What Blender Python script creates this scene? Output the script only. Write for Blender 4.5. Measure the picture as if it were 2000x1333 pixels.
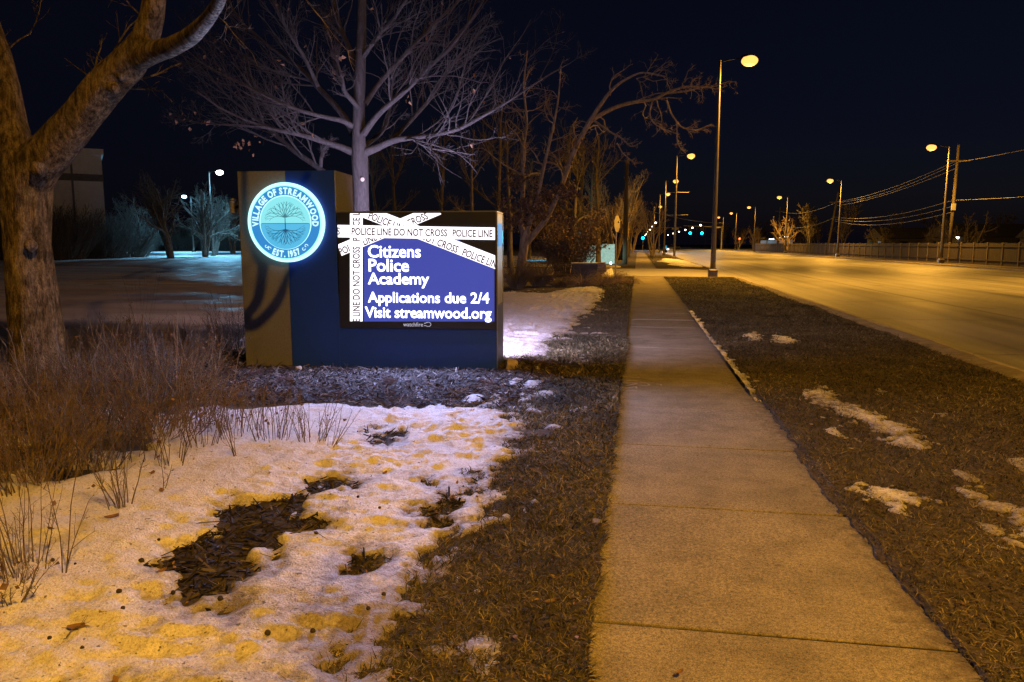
import bpy, bmesh, math, random
import numpy as np
from mathutils import Vector, Matrix

S = bpy.context.scene
COL = S.collection
for _o in list(bpy.data.objects):
    bpy.data.objects.remove(_o)

# ------------------------------------------------------------------ camera, sky, exposure
F_PX, EYE = 1440.0, 1.65                 # focal length in pixels of the 2000 px wide photograph, eye height
PITCH, YAW = math.radians(7.497), math.radians(9.613)
cam_d = bpy.data.cameras.new('camera')
cam = bpy.data.objects.new('camera', cam_d); COL.objects.link(cam)
cam_d.sensor_width = 36.0; cam_d.lens = F_PX / 2000 * 36.0
cam_d.clip_start = 0.05; cam_d.clip_end = 3000
cam.location = (0, 0, EYE)
cam.rotation_euler = (math.pi / 2 - PITCH, 0, YAW)
S.camera = cam

W = bpy.data.worlds.new('World'); S.world = W; W.use_nodes = True
wn = W.node_tree.nodes; wl = W.node_tree.links
bg = wn['Background']
sky = wn.new('ShaderNodeTexSky'); sky.sky_type = 'NISHITA'; sky.sun_disc = False
sky.sun_elevation = math.radians(-4.0); sky.sun_rotation = math.radians(30)
tint = wn.new('ShaderNodeMix'); tint.data_type = 'RGBA'; tint.blend_type = 'MULTIPLY'
tint.inputs[0].default_value = 1.0
tint.inputs[7].default_value = (0.30, 0.42, 1.0, 1)
SKY_STRENGTH = 0.04
navy = wn.new('ShaderNodeMix'); navy.data_type = 'RGBA'; navy.blend_type = 'ADD'; navy.inputs[0].default_value = 1.0
navy.inputs[7].default_value = (0.035, 0.042, 0.105, 1)       # town glow in the night air
wl.new(sky.outputs[0], tint.inputs[6]); wl.new(tint.outputs[2], navy.inputs[6]); wl.new(navy.outputs[2], bg.inputs[0])
bg.inputs[1].default_value = SKY_STRENGTH

S.view_settings.view_transform = 'Standard'; S.view_settings.look = 'None'
S.view_settings.exposure = 0.0; S.view_settings.gamma = 1.0
S.cycles.use_denoising = True
try: S.cycles.denoiser = 'OPENIMAGEDENOISE'
except Exception: pass
S.cycles.max_bounces = 5; S.cycles.diffuse_bounces = 3; S.cycles.glossy_bounces = 3
S.cycles.sample_clamp_indirect = 3.0; S.cycles.sample_clamp_direct = 12.0; S.cycles.caustics_reflective = False; S.cycles.caustics_refractive = False
S.cycles.use_light_tree = True

SODIUM = (1.0, 0.47, 0.055)
LAMP_W = 11000.0
COOL = (0.20, 0.62, 1.0)
COOL_W = 9500.0
SCREEN_L = 5.0                           # radiance of the lit letters on the screen
LED_W, LED_COL = 800.0, (0.34, 0.44, 1.0)   # light the LED modules throw forward

# ------------------------------------------------------------------ measuring helpers (photograph pixel -> place in the world)
_c, _s, _cp, _sp = math.cos(YAW), math.sin(YAW), math.cos(PITCH), math.sin(PITCH)
_R = np.array([_c, _s, 0]); _F = np.array([-_s * _cp, _c * _cp, -_sp]); _U = np.array([-_s * _sp, _c * _sp, _cp])
_E = np.array([0, 0, EYE])
def ray(x, y): return _F * F_PX + _R * (x - 1000) + _U * (666.5 - y)
def gpt(x, y, z=0.0):
    d = ray(x, y); return _E + d * ((z - EYE) / d[2])
def apt(x, y, Y):
    d = ray(x, y); return _E + d * (Y / d[1])

# ------------------------------------------------------------------ noise
def _hash(ix, iy, seed):
    n = (ix.astype(np.int64) * 374761393 + iy.astype(np.int64) * 668265263 + seed * 1442695041) & 0x7fffffff
    n = ((n ^ (n >> 13)) * 1274126177) & 0x7fffffff
    n = n ^ (n >> 16)
    return (n & 0xffff) / 65535.0
def vnoise(x, y, seed=0):
    ix = np.floor(x); iy = np.floor(y); fx = x - ix; fy = y - iy
    fx = fx * fx * (3 - 2 * fx); fy = fy * fy * (3 - 2 * fy)
    a = _hash(ix, iy, seed); b = _hash(ix + 1, iy, seed); c = _hash(ix, iy + 1, seed); d = _hash(ix + 1, iy + 1, seed)
    return (a * (1 - fx) + b * fx) * (1 - fy) + (c * (1 - fx) + d * fx) * fy
def fbm(x, y, seed=0, octv=3):
    t = 0; a = 0.5; x = np.asarray(x, float); y = np.asarray(y, float); n = 0
    for k in range(octv):
        t = t + a * (vnoise(x, y, seed + k * 17) * 2 - 1); n += a; a *= .5; x = x * 2.03 + 5.1; y = y * 2.03 + 1.7
    return t / n
def sdf(poly, x, y):
    """signed distance to a polygon, positive inside"""
    P = np.array(poly, float); d = np.full(np.shape(x), 1e9); ins = np.zeros(np.shape(x), bool)
    for i in range(len(P)):
        a = P[i]; b = P[(i + 1) % len(P)]; e = b - a
        wx = x - a[0]; wy = y - a[1]
        t = np.clip((wx * e[0] + wy * e[1]) / (e @ e + 1e-12), 0, 1)
        d = np.minimum(d, (wx - e[0] * t) ** 2 + (wy - e[1] * t) ** 2)
        c1 = (a[1] <= y) & (b[1] > y); c2 = (a[1] > y) & (b[1] <= y)
        cr = e[0] * wy - e[1] * wx
        ins ^= (c1 & (cr > 0)) | (c2 & (cr < 0))
    d = np.sqrt(d)
    return np.where(ins, d, -d)

# ------------------------------------------------------------------ mesh helpers
def mesh_from(name, V, faces, mat=None, smooth=True, attrs=None):
    """faces: list of int arrays (each M x k)"""
    me = bpy.data.meshes.new(name)
    V = np.asarray(V, np.float32)
    faces = [np.asarray(f, np.int32) for f in faces if len(f)]
    loops = np.concatenate([f.ravel() for f in faces]) if faces else np.zeros(0, np.int32)
    counts = np.concatenate([np.full(len(f), f.shape[1], np.int32) for f in faces]) if faces else np.zeros(0, np.int32)
    starts = np.concatenate([[0], np.cumsum(counts)[:-1]]).astype(np.int32) if len(counts) else counts
    me.vertices.add(len(V)); me.vertices.foreach_set('co', V.ravel())
    me.loops.add(len(loops)); me.loops.foreach_set('vertex_index', loops)
    me.polygons.add(len(counts)); me.polygons.foreach_set('loop_start', starts)
    try: me.polygons.foreach_set('loop_total', counts)
    except Exception: pass
    me.update(calc_edges=True)
    me.polygons.foreach_set('use_smooth', np.full(len(counts), bool(smooth)))
    if attrs:
        for k, v in attrs.items():
            v = np.asarray(v, np.float32)
            if v.ndim == 1:
                at = me.attributes.new(k, 'FLOAT', 'POINT'); at.data.foreach_set('value', v)
            else:
                at = me.attributes.new(k, 'FLOAT_COLOR', 'POINT')
                at.data.foreach_set('color', np.concatenate([v, np.ones((len(v), 1), np.float32)], 1).ravel())
    me.validate()
    if mat: me.materials.append(mat)
    return me

class MB:
    """collects shapes for ONE mesh object"""
    def __init__(s): s.V = []; s.F = []; s.n = 0
    def add(s, V, faces):
        V = np.asarray(V, float)
        for f in faces:
            f = np.asarray(f, int)
            if len(f): s.F.append(f + s.n)
        s.V.append(V); s.n += len(V); return s
    def box(s, x0, x1, y0, y1, z0, z1, taper=1.0):
        cx, cy = (x0 + x1) / 2, (y0 + y1) / 2
        t = lambda v, c: c + (v - c) * taper
        V = [(x0, y0, z0), (x1, y0, z0), (x1, y1, z0), (x0, y1, z0),
             (t(x0, cx), t(y0, cy), z1), (t(x1, cx), t(y0, cy), z1), (t(x1, cx), t(y1, cy), z1), (t(x0, cx), t(y1, cy), z1)]
        return s.add(V, [[(0, 3, 2, 1), (4, 5, 6, 7), (0, 1, 5, 4), (1, 2, 6, 5), (2, 3, 7, 6), (3, 0, 4, 7)]])
    def bbox(s, x0, x1, y0, y1, z0, z1, b=0.01, seg=2):
        bm = bmesh.new(); bmesh.ops.create_cube(bm, size=1)
        for v in bm.verts: v.co = Vector(((x0 + x1) / 2 + v.co.x * (x1 - x0), (y0 + y1) / 2 + v.co.y * (y1 - y0), (z0 + z1) / 2 + v.co.z * (z1 - z0)))
        bmesh.ops.bevel(bm, geom=bm.edges[:], offset=b, segments=seg, affect='EDGES', profile=.5)
        return s.bm(bm)
    def bm(s, bm, free=True):
        bm.verts.index_update()
        V = [tuple(v.co) for v in bm.verts]; d = {}
        for f in bm.faces: d.setdefault(len(f.verts), []).append([v.index for v in f.verts])
        s.add(V, list(d.values()))
        if free: bm.free()
        return s
    def tubes(s, P, R, sides=6, cap=False):
        P = np.asarray(P, float); R = np.asarray(R, float)
        if P.ndim == 2: P = P[None]; R = R[None]
        V, Q = tubes(P, R, sides)
        fs = [Q]
        if cap:
            N, K = P.shape[:2]
            for i in range(N):
                b = (i * K + K - 1) * sides; fs.append([[b + j for j in range(sides)]])
                b = i * K * sides; fs.append([[b + j for j in range(sides)][::-1]])
        return s.add(V, fs)
    def lathe(s, prof, c=(0, 0, 0), n=24, axis='z', closed=True):
        prof = np.array(prof, float); K = len(prof); a = np.arange(n) / n * 2 * math.pi
        V = np.zeros((K, n, 3))
        V[:, :, 0] = prof[:, :1] * np.cos(a); V[:, :, 1] = prof[:, :1] * np.sin(a); V[:, :, 2] = prof[:, 1:2]
        V = V.reshape(-1, 3)
        if axis == 'y': V = V[:, [0, 2, 1]] * np.array([1, -1, 1])
        if axis == 'x': V = V[:, [2, 1, 0]]
        V = V + np.array(c)
        Q = [(k * n + j, k * n + (j + 1) % n, (k + 1) * n + (j + 1) % n, (k + 1) * n + j) for k in range(K - 1) for j in range(n)]
        fs = [Q]
        if closed: fs += [[[j for j in range(n)][::-1]], [[(K - 1) * n + j for j in range(n)]]]
        return s.add(V, fs)
    def build(s, name, mat, parent=None, loc=(0, 0, 0), smooth=False, rot=0, attrs=None):
        V = np.concatenate(s.V) if s.V else np.zeros((0, 3))
        by = {}
        for f in s.F: by.setdefault(f.shape[1], []).append(f)
        me = mesh_from(name, V, [np.concatenate(v) for v in by.values()], mat, smooth, attrs)
        o = bpy.data.objects.new(name, me); COL.objects.link(o)
        o.parent = parent; o.location = loc; o.rotation_euler = (0, 0, rot)
        return o

def tubes(P, R, sides=4):
    N, K, _ = P.shape
    T = np.empty_like(P); T[:, 1:-1] = P[:, 2:] - P[:, :-2]; T[:, 0] = P[:, 1] - P[:, 0]; T[:, -1] = P[:, -1] - P[:, -2]
    T /= np.linalg.norm(T, axis=2, keepdims=True) + 1e-9
    D = P[:, -1] - P[:, 0]; D /= np.linalg.norm(D, axis=1, keepdims=True) + 1e-9
    ref = np.where(np.abs(D[:, 2:3]) > 0.8, np.array([[1., 0, 0]]), np.array([[0, 0, 1.]]))[:, None, :]
    A = np.cross(T, np.broadcast_to(ref, T.shape)); A /= np.linalg.norm(A, axis=2, keepdims=True) + 1e-9
    B = np.cross(T, A)
    a = np.arange(sides) / sides * 2 * math.pi
    V = P[:, :, None] + R[:, :, None, None] * (A[:, :, None] * np.cos(a)[None, None, :, None] + B[:, :, None] * np.sin(a)[None, None, :, None])
    idx = np.arange(N * K * sides).reshape(N, K, sides)
    a0 = idx[:, :-1]; a1 = idx[:, 1:]
    Q = np.stack([a0, np.roll(a0, -1, 2), np.roll(a1, -1, 2), a1], -1).reshape(-1, 4)
    return V.reshape(-1, 3), Q

def resample(P, R, K):
    P = np.asarray(P, float); R = np.asarray(R, float)
    d = np.concatenate([[0], np.cumsum(np.linalg.norm(np.diff(P, axis=0), axis=1))]); t = np.linspace(0, d[-1], K)
    # Catmull-Rom like smoothing through linear interpolation followed by relaxation
    Q = np.stack([np.interp(t, d, P[:, i]) for i in range(3)], 1); r = np.interp(t, d, R)
    for _ in range(2): Q[1:-1] = (Q[:-2] + 2 * Q[1:-1] + Q[2:]) / 4
    return Q, r

def offshoots(P, R, per, length, rng, t0=.15, t1=.98, ang=(30, 60), K=5, rfrac=.55, rmin=.002, up=.25, crook=.12, side_bias=None, lenpow=.6):
    """vectorised side branches: returns (N*per, K, 3), radii"""
    N, KP, _ = P.shape
    t = rng.uniform(t0, t1, (N, per)) * (KP - 1); i = np.minimum(t.astype(int), KP - 2); f = (t - i)[..., None]
    n = np.arange(N)[:, None]
    base = P[n, i] * (1 - f) + P[n, i + 1] * f; tan = P[n, i + 1] - P[n, i]
    r0 = R[n, i] * (1 - f[..., 0]) + R[n, i + 1] * f[..., 0]
    base = base.reshape(-1, 3); tan = tan.reshape(-1, 3); r0 = r0.ravel(); tt = (t / (KP - 1)).ravel()
    tan /= np.linalg.norm(tan, axis=1, keepdims=True) + 1e-9
    rv = rng.normal(size=tan.shape); rv -= (rv * tan).sum(1, keepdims=True) * tan; rv /= np.linalg.norm(rv, axis=1, keepdims=True) + 1e-9
    a = np.radians(rng.uniform(*ang, len(tan)))[:, None]
    d = tan * np.cos(a) + rv * np.sin(a); d[:, 2] += up; d /= np.linalg.norm(d, axis=1, keepdims=True)
    L = np.asarray(length)
    L = (np.repeat(L, per) if L.ndim else np.full(len(tan), float(L))) * rng.uniform(.55, 1.15, len(tan)) * (1.15 - tt) ** lenpow
    out = np.empty((len(tan), K, 3)); out[:, 0] = base
    for k in range(1, K):
        d = d + rng.normal(size=d.shape) * crook; d[:, 2] += up * .15; d /= np.linalg.norm(d, axis=1, keepdims=True)
        out[:, k] = out[:, k - 1] + d * (L / (K - 1))[:, None]
    rs = np.maximum(np.minimum(r0 * rfrac, L * .025 + rmin), rmin)
    rad = rs[:, None] * np.linspace(1, .35, K)[None]; rad = np.maximum(rad, rmin * .6)
    return out, rad, L

def leaf_quads(pts, size, rng, droop=.4, normal_up=0.0):
    """curled dead leaves: two quads folded on the midrib"""
    N = len(pts); d = rng.normal(size=(N, 3)); d[:, 2] -= droop; d /= np.linalg.norm(d, axis=1, keepdims=True)
    w = np.cross(d, rng.normal(size=(N, 3))); w /= np.linalg.norm(w, axis=1, keepdims=True) + 1e-9
    if normal_up: w[:, 2] *= .3
    n = np.cross(d, w)
    L = (size * rng.uniform(.6, 1.3, N))[:, None]; Wd = L * rng.uniform(.28, .42, (N, 1)); c = L * rng.uniform(.05, .25, (N, 1))
    V = np.stack([pts, pts + d * L * .45 + w * Wd + n * c, pts + d * L, pts + d * L * .45 - w * Wd + n * c, pts + d * L * .5], 1).reshape(-1, 3)
    b = np.arange(N)[:, None] * 5
    T = np.concatenate([b + [[0, 1, 4]], b + [[1, 2, 4]], b + [[0, 4, 3]], b + [[4, 2, 3]]])
    return V, [T]

# ------------------------------------------------------------------ objects, tags
def empty(name, loc, rz=0.0):
    o = bpy.data.objects.new(name, None); COL.objects.link(o); o.location = loc; o.rotation_euler = (0, 0, rz)
    o.empty_display_size = .2; return o
def tag(o, label, cat, group=None, kind=None):
    o['label'] = label; o['category'] = cat
    if group: o['group'] = group
    if kind: o['kind'] = kind
    return o
def structure(o): o['kind'] = 'structure'; return o
def copy_tree(o, parent=None):
    c = o.copy(); COL.objects.link(c); c.parent = parent
    for ch in o.children: copy_tree(ch, c)
    return c

# ------------------------------------------------------------------ materials
def material(name, rough=.8, col=(.2, .2, .2), metal=0.0, spec=None):
    m = bpy.data.materials.new(name); m.use_nodes = True; nt = m.node_tree; b = nt.nodes['Principled BSDF']
    b.inputs['Roughness'].default_value = rough; b.inputs['Base Color'].default_value = (*col, 1); b.inputs['Metallic'].default_value = metal
    if spec is not None: b.inputs['Specular IOR Level'].default_value = spec
    return m, nt, b
def nd(nt, typ, **kw):
    n = nt.nodes.new(typ)
    for k, v in kw.items():
        if k.startswith('i_'): n.inputs[k[2:].replace('_', ' ')].default_value = v
        else: setattr(n, k, v)
    return n
def coords(nt, scale=(1, 1, 1), kind='Object'):
    if kind == 'Position':
        g = nd(nt, 'ShaderNodeNewGeometry'); out = g.outputs['Position']
    else:
        g = nd(nt, 'ShaderNodeTexCoord'); out = g.outputs[kind]
    mp = nd(nt, 'ShaderNodeMapping'); mp.inputs['Scale'].default_value = scale; nt.links.new(out, mp.inputs[0]); return mp.outputs[0]
def noise(nt, vec, scale, detail=5, rough=.55):
    n = nd(nt, 'ShaderNodeTexNoise'); n.inputs['Scale'].default_value = scale; n.inputs['Detail'].default_value = detail; n.inputs['Roughness'].default_value = rough
    nt.links.new(vec, n.inputs['Vector']); return n.outputs[0]
def ramp(nt, fac, stops):
    r = nd(nt, 'ShaderNodeValToRGB'); e = r.color_ramp.elements
    while len(e) < len(stops): e.new(.5)
    for el, (p, c) in zip(e, stops): el.position = p; el.color = (*c, 1) if len(c) == 3 else c
    nt.links.new(fac, r.inputs[0]); return r.outputs[0]
def mix(nt, fac, a, b, mode='MIX'):
    m = nd(nt, 'ShaderNodeMix', data_type='RGBA', blend_type=mode)
    for sock, v in ((m.inputs[0], fac), (m.inputs[6], a), (m.inputs[7], b)):
        if hasattr(v, 'is_linked'): nt.links.new(v, sock)
        else: sock.default_value = v if not isinstance(v, tuple) else (*v, 1)
    return m.outputs[2]
def math_n(nt, op, a, b=None, clamp=False):
    m = nd(nt, 'ShaderNodeMath', operation=op); m.use_clamp = clamp
    for i, v in enumerate((a, b)):
        if v is None: continue
        if hasattr(v, 'is_linked'): nt.links.new(v, m.inputs[i])
        else: m.inputs[i].default_value = v
    return m.outputs[0]
def bump(nt, b, h, strength=.3, dist=.02):
    n = nd(nt, 'ShaderNodeBump'); n.inputs['Strength'].default_value = strength; n.inputs['Distance'].default_value = dist
    nt.links.new(h, n.inputs['Height']); nt.links.new(n.outputs[0], b.inputs['Normal'])
def attr(nt, name):
    a = nd(nt, 'ShaderNodeAttribute', attribute_name=name); return a
def simple(name, c0, c1, scale=8, rough=.8, bstr=.2, stretch=(1, 1, 1), metal=0.0, spec=None, bdist=.01, detail=5):
    m, nt, b = material(name, rough, c0, metal, spec); v = coords(nt, stretch); n = noise(nt, v, scale, detail)
    nt.links.new(ramp(nt, n, [(.3, c0), (.7, c1)]), b.inputs['Base Color'])
    if bstr: bump(nt, b, n, bstr, bdist)
    return m
def emissive(name, col, strength):
    m, nt, b = material(name, .5, (0.02, .02, .02)); b.inputs['Emission Color'].default_value = (*col, 1); b.inputs['Emission Strength'].default_value = strength
    return m

M = {}
# concrete pavement
m, nt, b = material('pavement_concrete', .95, spec=.15); v = coords(nt, kind='Position')
n1 = noise(nt, v, 1.3, 6, .6); n2 = noise(nt, v, 160, 3, .7); n3 = noise(nt, v, 14, 6, .65)
c = ramp(nt, n1, [(.25, (.165, .15, .115)), (.5, (.25, .225, .17)), (.8, (.31, .28, .215))])
c = mix(nt, .75, c, ramp(nt, n2, [(.36, (.35, .33, .28)), (.5, (1, 1, 1)), (.64, (1.55, 1.5, 1.35))]), 'MULTIPLY')
c = mix(nt, .75, c, ramp(nt, noise(nt, v, 55, 4, .75), [(.38, (.55, .53, .48)), (.5, (1, 1, 1)), (.62, (1.3, 1.26, 1.15))]), 'MULTIPLY')
c = mix(nt, .6, c, ramp(nt, noise(nt, v, 3.2, 6, .7), [(.36, (.68, .66, .6)), (.5, (1, 1, 1)), (.64, (1.2, 1.18, 1.1))]), 'MULTIPLY')
c = mix(nt, ramp(nt, n3, [(.62, (0, 0, 0)), (.72, (.75, .75, .75))]), c, (.075, .06, .04))
sx = nd(nt, 'ShaderNodeSeparateXYZ'); nt.links.new(v, sx.inputs[0])
ed = nd(nt, 'ShaderNodeMapRange'); ed.inputs[1].default_value = .86; ed.inputs[2].default_value = 1.36; nt.links.new(sx.outputs[0], ed.inputs[0])
e2 = math_n(nt, 'ADD', ed.outputs[0], math_n(nt, 'MULTIPLY', math_n(nt, 'SUBTRACT', n3, .5), 1.6))
e2 = math_n(nt, 'ADD', e2, math_n(nt, 'MULTIPLY', math_n(nt, 'SUBTRACT', n1, .5), 1.2))
c = mix(nt, ramp(nt, e2, [(.55, (0, 0, 0)), (1.0, (.75, .75, .75))]), c, (.085, .068, .048))
nt.links.new(c, b.inputs['Base Color']); bump(nt, b, n2, .35, .004); M['concrete'] = m
# asphalt
m, nt, b = material('salted_asphalt', .55); v = coords(nt, kind='Position'); vs = coords(nt, (1, .05, 1), 'Position')
n1 = noise(nt, vs, .9, 5); n2 = noise(nt, v, 70, 3, .7); n3 = noise(nt, v, .25, 4)
c = ramp(nt, n1, [(.3, (.16, .155, .145)), (.5, (.25, .243, .225)), (.7, (.34, .33, .305))])
c = mix(nt, .6, c, ramp(nt, n3, [(.3, (.75, .75, .75)), (.7, (1.15, 1.15, 1.15))]), 'MULTIPLY')
c = mix(nt, .7, c, ramp(nt, n2, [(.38, (.5, .5, .5)), (.62, (1.4, 1.4, 1.4))]), 'MULTIPLY')
vw = coords(nt, (1, .012, 1), 'Position'); c = mix(nt, .45, c, ramp(nt, noise(nt, vw, 1.7, 5, .65), [(.38, (.55, .54, .52)), (.5, (1, 1, 1)), (.62, (1.35, 1.33, 1.28))]), 'MULTIPLY')
c = mix(nt, ramp(nt, noise(nt, v, .55, 7, .7), [(.6, (0, 0, 0)), (.68, (.6, .6, .6))]), c, (.10, .09, .075))
nt.links.new(c, b.inputs['Base Color']); bump(nt, b, n2, .25, .006)
nt.links.new(ramp(nt, n1, [(.3, (.42, .42, .42)), (.7, (.6, .6, .6))]), b.inputs['Roughness']); M['asphalt'] = m
M['kerb'] = simple('kerb_concrete', (.30, .26, .20), (.52, .46, .38), 9, .85, .3)
M['gutter'] = simple('sandy_gutter', (.16, .13, .09), (.3, .26, .2), 5, .9, .3)
M['drive'] = simple('drive_concrete', (.26, .25, .235), (.38, .365, .35), 1.2, .8, .15)
# ground
m, nt, b = material('winter_ground', .95); v = coords(nt, kind='Position')
n1 = noise(nt, v, .8, 6, .6); n2 = noise(nt, v, 22, 5, .7); n3 = noise(nt, v, 90, 3, .7)
c = ramp(nt, n2, [(.28, (.022, .016, .010)), (.5, (.062, .046, .028)), (.75, (.12, .095, .06))])
c = mix(nt, .6, c, ramp(nt, n1, [(.3, (.55, .55, .5)), (.7, (1.2, 1.15, 1.05))]), 'MULTIPLY')
bed = attr(nt, 'bed'); cb = ramp(nt, n2, [(.3, (.012, .010, .009)), (.55, (.045, .035, .03)), (.8, (.10, .08, .07))])
c = mix(nt, bed.outputs['Fac'], c, cb)
fld = attr(nt, 'field'); vs2 = coords(nt, (.25, 1, 1), 'Position'); n4 = noise(nt, vs2, .55, 6, .62)
cf = ramp(nt, n4, [(.28, (.34, .27, .20)), (.5, (.68, .57, .46)), (.72, (.82, .75, .66))])
c = mix(nt, fld.outputs['Fac'], c, cf)
nt.links.new(c, b.inputs['Base Color']); bump(nt, b, n2, .7, .03); M['ground'] = m
# snow
m, nt, b = material('old_snow', .55); v = coords(nt, kind='Position')
n1 = noise(nt, v, 1.6, 6, .6); n2 = noise(nt, v, 26, 5, .7); n3 = noise(nt, v, 7, 6, .65)
drt = attr(nt, 'dirt')
c = ramp(nt, n3, [(.25, (.62, .60, .57)), (.5, (.80, .79, .78)), (.75, (.86, .86, .87))])
dm = math_n(nt, 'ADD', math_n(nt, 'MULTIPLY', drt.outputs['Fac'], 1.0), math_n(nt, 'MULTIPLY', math_n(nt, 'SUBTRACT', n2, .5), 1.1))
dm = math_n(nt, 'ADD', dm, math_n(nt, 'MULTIPLY', math_n(nt, 'SUBTRACT', n1, .5), .9))
c = mix(nt, ramp(nt, dm, [(.35, (0, 0, 0)), (.95, (.85, .85, .85))]), c, (.13, .10, .065))
g1 = noise(nt, v, 75, 3, .75); c = mix(nt, .8, c, ramp(nt, g1, [(.36, (.5, .47, .42)), (.47, (.96, .95, .94)), (.6, (1.08, 1.08, 1.08))]), 'MULTIPLY')
c = mix(nt, ramp(nt, noise(nt, v, 33, 2, .5), [(.68, (0, 0, 0)), (.71, (.85, .85, .85))]), c, (.05, .035, .02))
nt.links.new(c, b.inputs['Base Color'])
nt.links.new(ramp(nt, n1, [(.35, (.28, .28, .28)), (.6, (.6, .6, .6))]), b.inputs['Roughness'])
hh = math_n(nt, 'ADD', math_n(nt, 'MULTIPLY', n2, .6), math_n(nt, 'MULTIPLY', noise(nt, v, 95, 3, .7), .4))
bump(nt, b, hh, .9, .03); M['snow'] = m
# coloured by attribute
def by_attr(name, rough=.85, spec=.3):
    m, nt, b = material(name, rough, spec=spec); a = attr(nt, 'tone'); nt.links.new(a.outputs['Color'], b.inputs['Base Color']); return m
M['blades'] = by_attr('dry_turf'); M['chips'] = by_attr('mulch_chips', .8)
def twig_mat(name, c0, c1, scale=30): return simple(name, c0, c1, scale, .85, 0)
M['twig'] = twig_mat('dry_stems', (.05, .035, .015), (.27, .19, .09))
M['twig_red'] = twig_mat('reddish_stems', (.06, .038, .016), (.24, .16, .075))
M['twig_grey'] = twig_mat('grey_stems', (.04, .032, .022), (.13, .105, .075))
M['straw'] = twig_mat('dry_straw', (.16, .11, .06), (.38, .28, .17))
M['heather'] = twig_mat('heather_stems', (.10, .07, .07), (.26, .19, .19))
M['dead_leaf'] = simple('dead_leaf', (.07, .038, .02), (.17, .10, .06), 12, .75, 0)
M['leaf_tan'] = simple('tan_leaf', (.12, .06, .025), (.3, .17, .08), 25, .7, 0)
M['seed'] = simple('seed_ball', (.012, .009, .007), (.04, .028, .02), 60, .8, .6)
# barks
m, nt, b = material('furrowed_bark', .9); v = coords(nt, (1, 1, .2))
n0 = noise(nt, coords(nt, (1, 1, .55)), 3.2, 4, .6); dv = mix(nt, .10, v, n0)
nr = noise(nt, dv, 26, 6, .68); n2 = noise(nt, coords(nt, (1, 1, .6)), 55, 5, .75); nb_ = noise(nt, coords(nt, (1, 1, .7)), 7, 4, .6)
c = ramp(nt, nr, [(.36, (.045, .032, .02)), (.46, (.17, .13, .085)), (.56, (.30, .245, .17)), (.68, (.40, .34, .25))])
c = mix(nt, .8, c, ramp(nt, n2, [(.38, (.5, .48, .45)), (.5, (1, 1, 1)), (.62, (1.35, 1.3, 1.2))]), 'MULTIPLY')
c = mix(nt, .9, c, ramp(nt, nb_, [(.38, (.42, .40, .36)), (.52, (1, 1, 1)), (.64, (1.3, 1.25, 1.15))]), 'MULTIPLY')
hh = math_n(nt, 'MULTIPLY', nr, .33)
nt.links.new(c, b.inputs['Base Color'])
bump(nt, b, math_n(nt, 'ADD', math_n(nt, 'MULTIPLY', hh, 3.2), math_n(nt, 'MULTIPLY', n2, .35)), .9, .035); M['bark'] = m
m, nt, b = material('smooth_grey_bark', .85); v = coords(nt, (1, 1, .3)); n1 = noise(nt, v, 24, 6, .65); n2 = noise(nt, v, 5, 4)
c = ramp(nt, n1, [(.3, (.018, .0155, .0135)), (.6, (.052, .044, .038)), (.8, (.075, .064, .056))]); c = mix(nt, .5, c, ramp(nt, n2, [(.3, (.7, .7, .7)), (.7, (1.15, 1.15, 1.15))]), 'MULTIPLY')
nt.links.new(c, b.inputs['Base Color']); bump(nt, b, n1, .7, .02); M['bark_grey'] = m
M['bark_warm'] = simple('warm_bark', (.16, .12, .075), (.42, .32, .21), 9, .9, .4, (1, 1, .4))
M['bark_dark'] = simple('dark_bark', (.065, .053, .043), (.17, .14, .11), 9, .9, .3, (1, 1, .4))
M['thicket'] = twig_mat('thicket_stems', (.05, .042, .035), (.13, .11, .09), 6)
# sign
M['stucco'] = simple('tan_stucco', (.13, .135, .16), (.185, .19, .215), 55, .9, .35, bdist=.004)
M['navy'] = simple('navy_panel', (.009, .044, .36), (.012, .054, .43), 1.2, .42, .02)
M['navy_dark'] = simple('black_housing', (.012, .014, .022), (.02, .022, .03), 3, .4, .02)
M['steel'] = simple('brushed_metal', (.32, .32, .35), (.5, .5, .53), 14, .35, .05, (1, 1, .1), metal=.85)
M['sensor'] = simple('pale_sensor_plates', (.5, .48, .44), (.62, .6, .56), 20, .6, .05)
M['led_white'] = emissive('led_white', (.97, .93, 1.0), 1.8)
M['led_blue_text'] = emissive('led_text', (.56, .58, 1.0), SCREEN_L)
M['led_rear'] = emissive('led_rear_picture', (.66, .56, 1.0), 40.0)
M['led_blue'] = emissive('led_blue_field', (.055, .085, .50), .8)
M['led_dark'] = simple('led_off_letters', (.10, .085, .085), (.13, .11, .11), 40, .7, 0)
M['seal_light'] = emissive('seal_light', (.30, 1.0, 1.0), 1.15)
M['seal_rim'] = emissive('seal_rim_light', (.50, 1.0, 1.0), 1.5)
M['seal_face'] = emissive('seal_face_light', (.30, .93, 1.0), .90)
M['seal_low'] = emissive('seal_water_light', (.11, .60, .95), .85)
M['seal_blue'] = emissive('seal_blue_light', (.035, .30, .75), .85)
M['seal_white'] = emissive('seal_letter_light', (.62, 1.0, 1.0), 1.15)
M['seal_line'] = emissive('seal_line', (.10, .34, .42), .62)
M['seal_root'] = emissive('seal_root', (.025, .17, .38), .5)
M['white_print'] = emissive('white_print', (.75, .72, .9), .75)
M['reflection_glow'] = emissive('reflection_glow', (.03, .42, 1.0), .75)
M['reflection_cyan'] = emissive('reflection_glow_cyan', (.05, .8, 1.0), 1.0)
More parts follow.
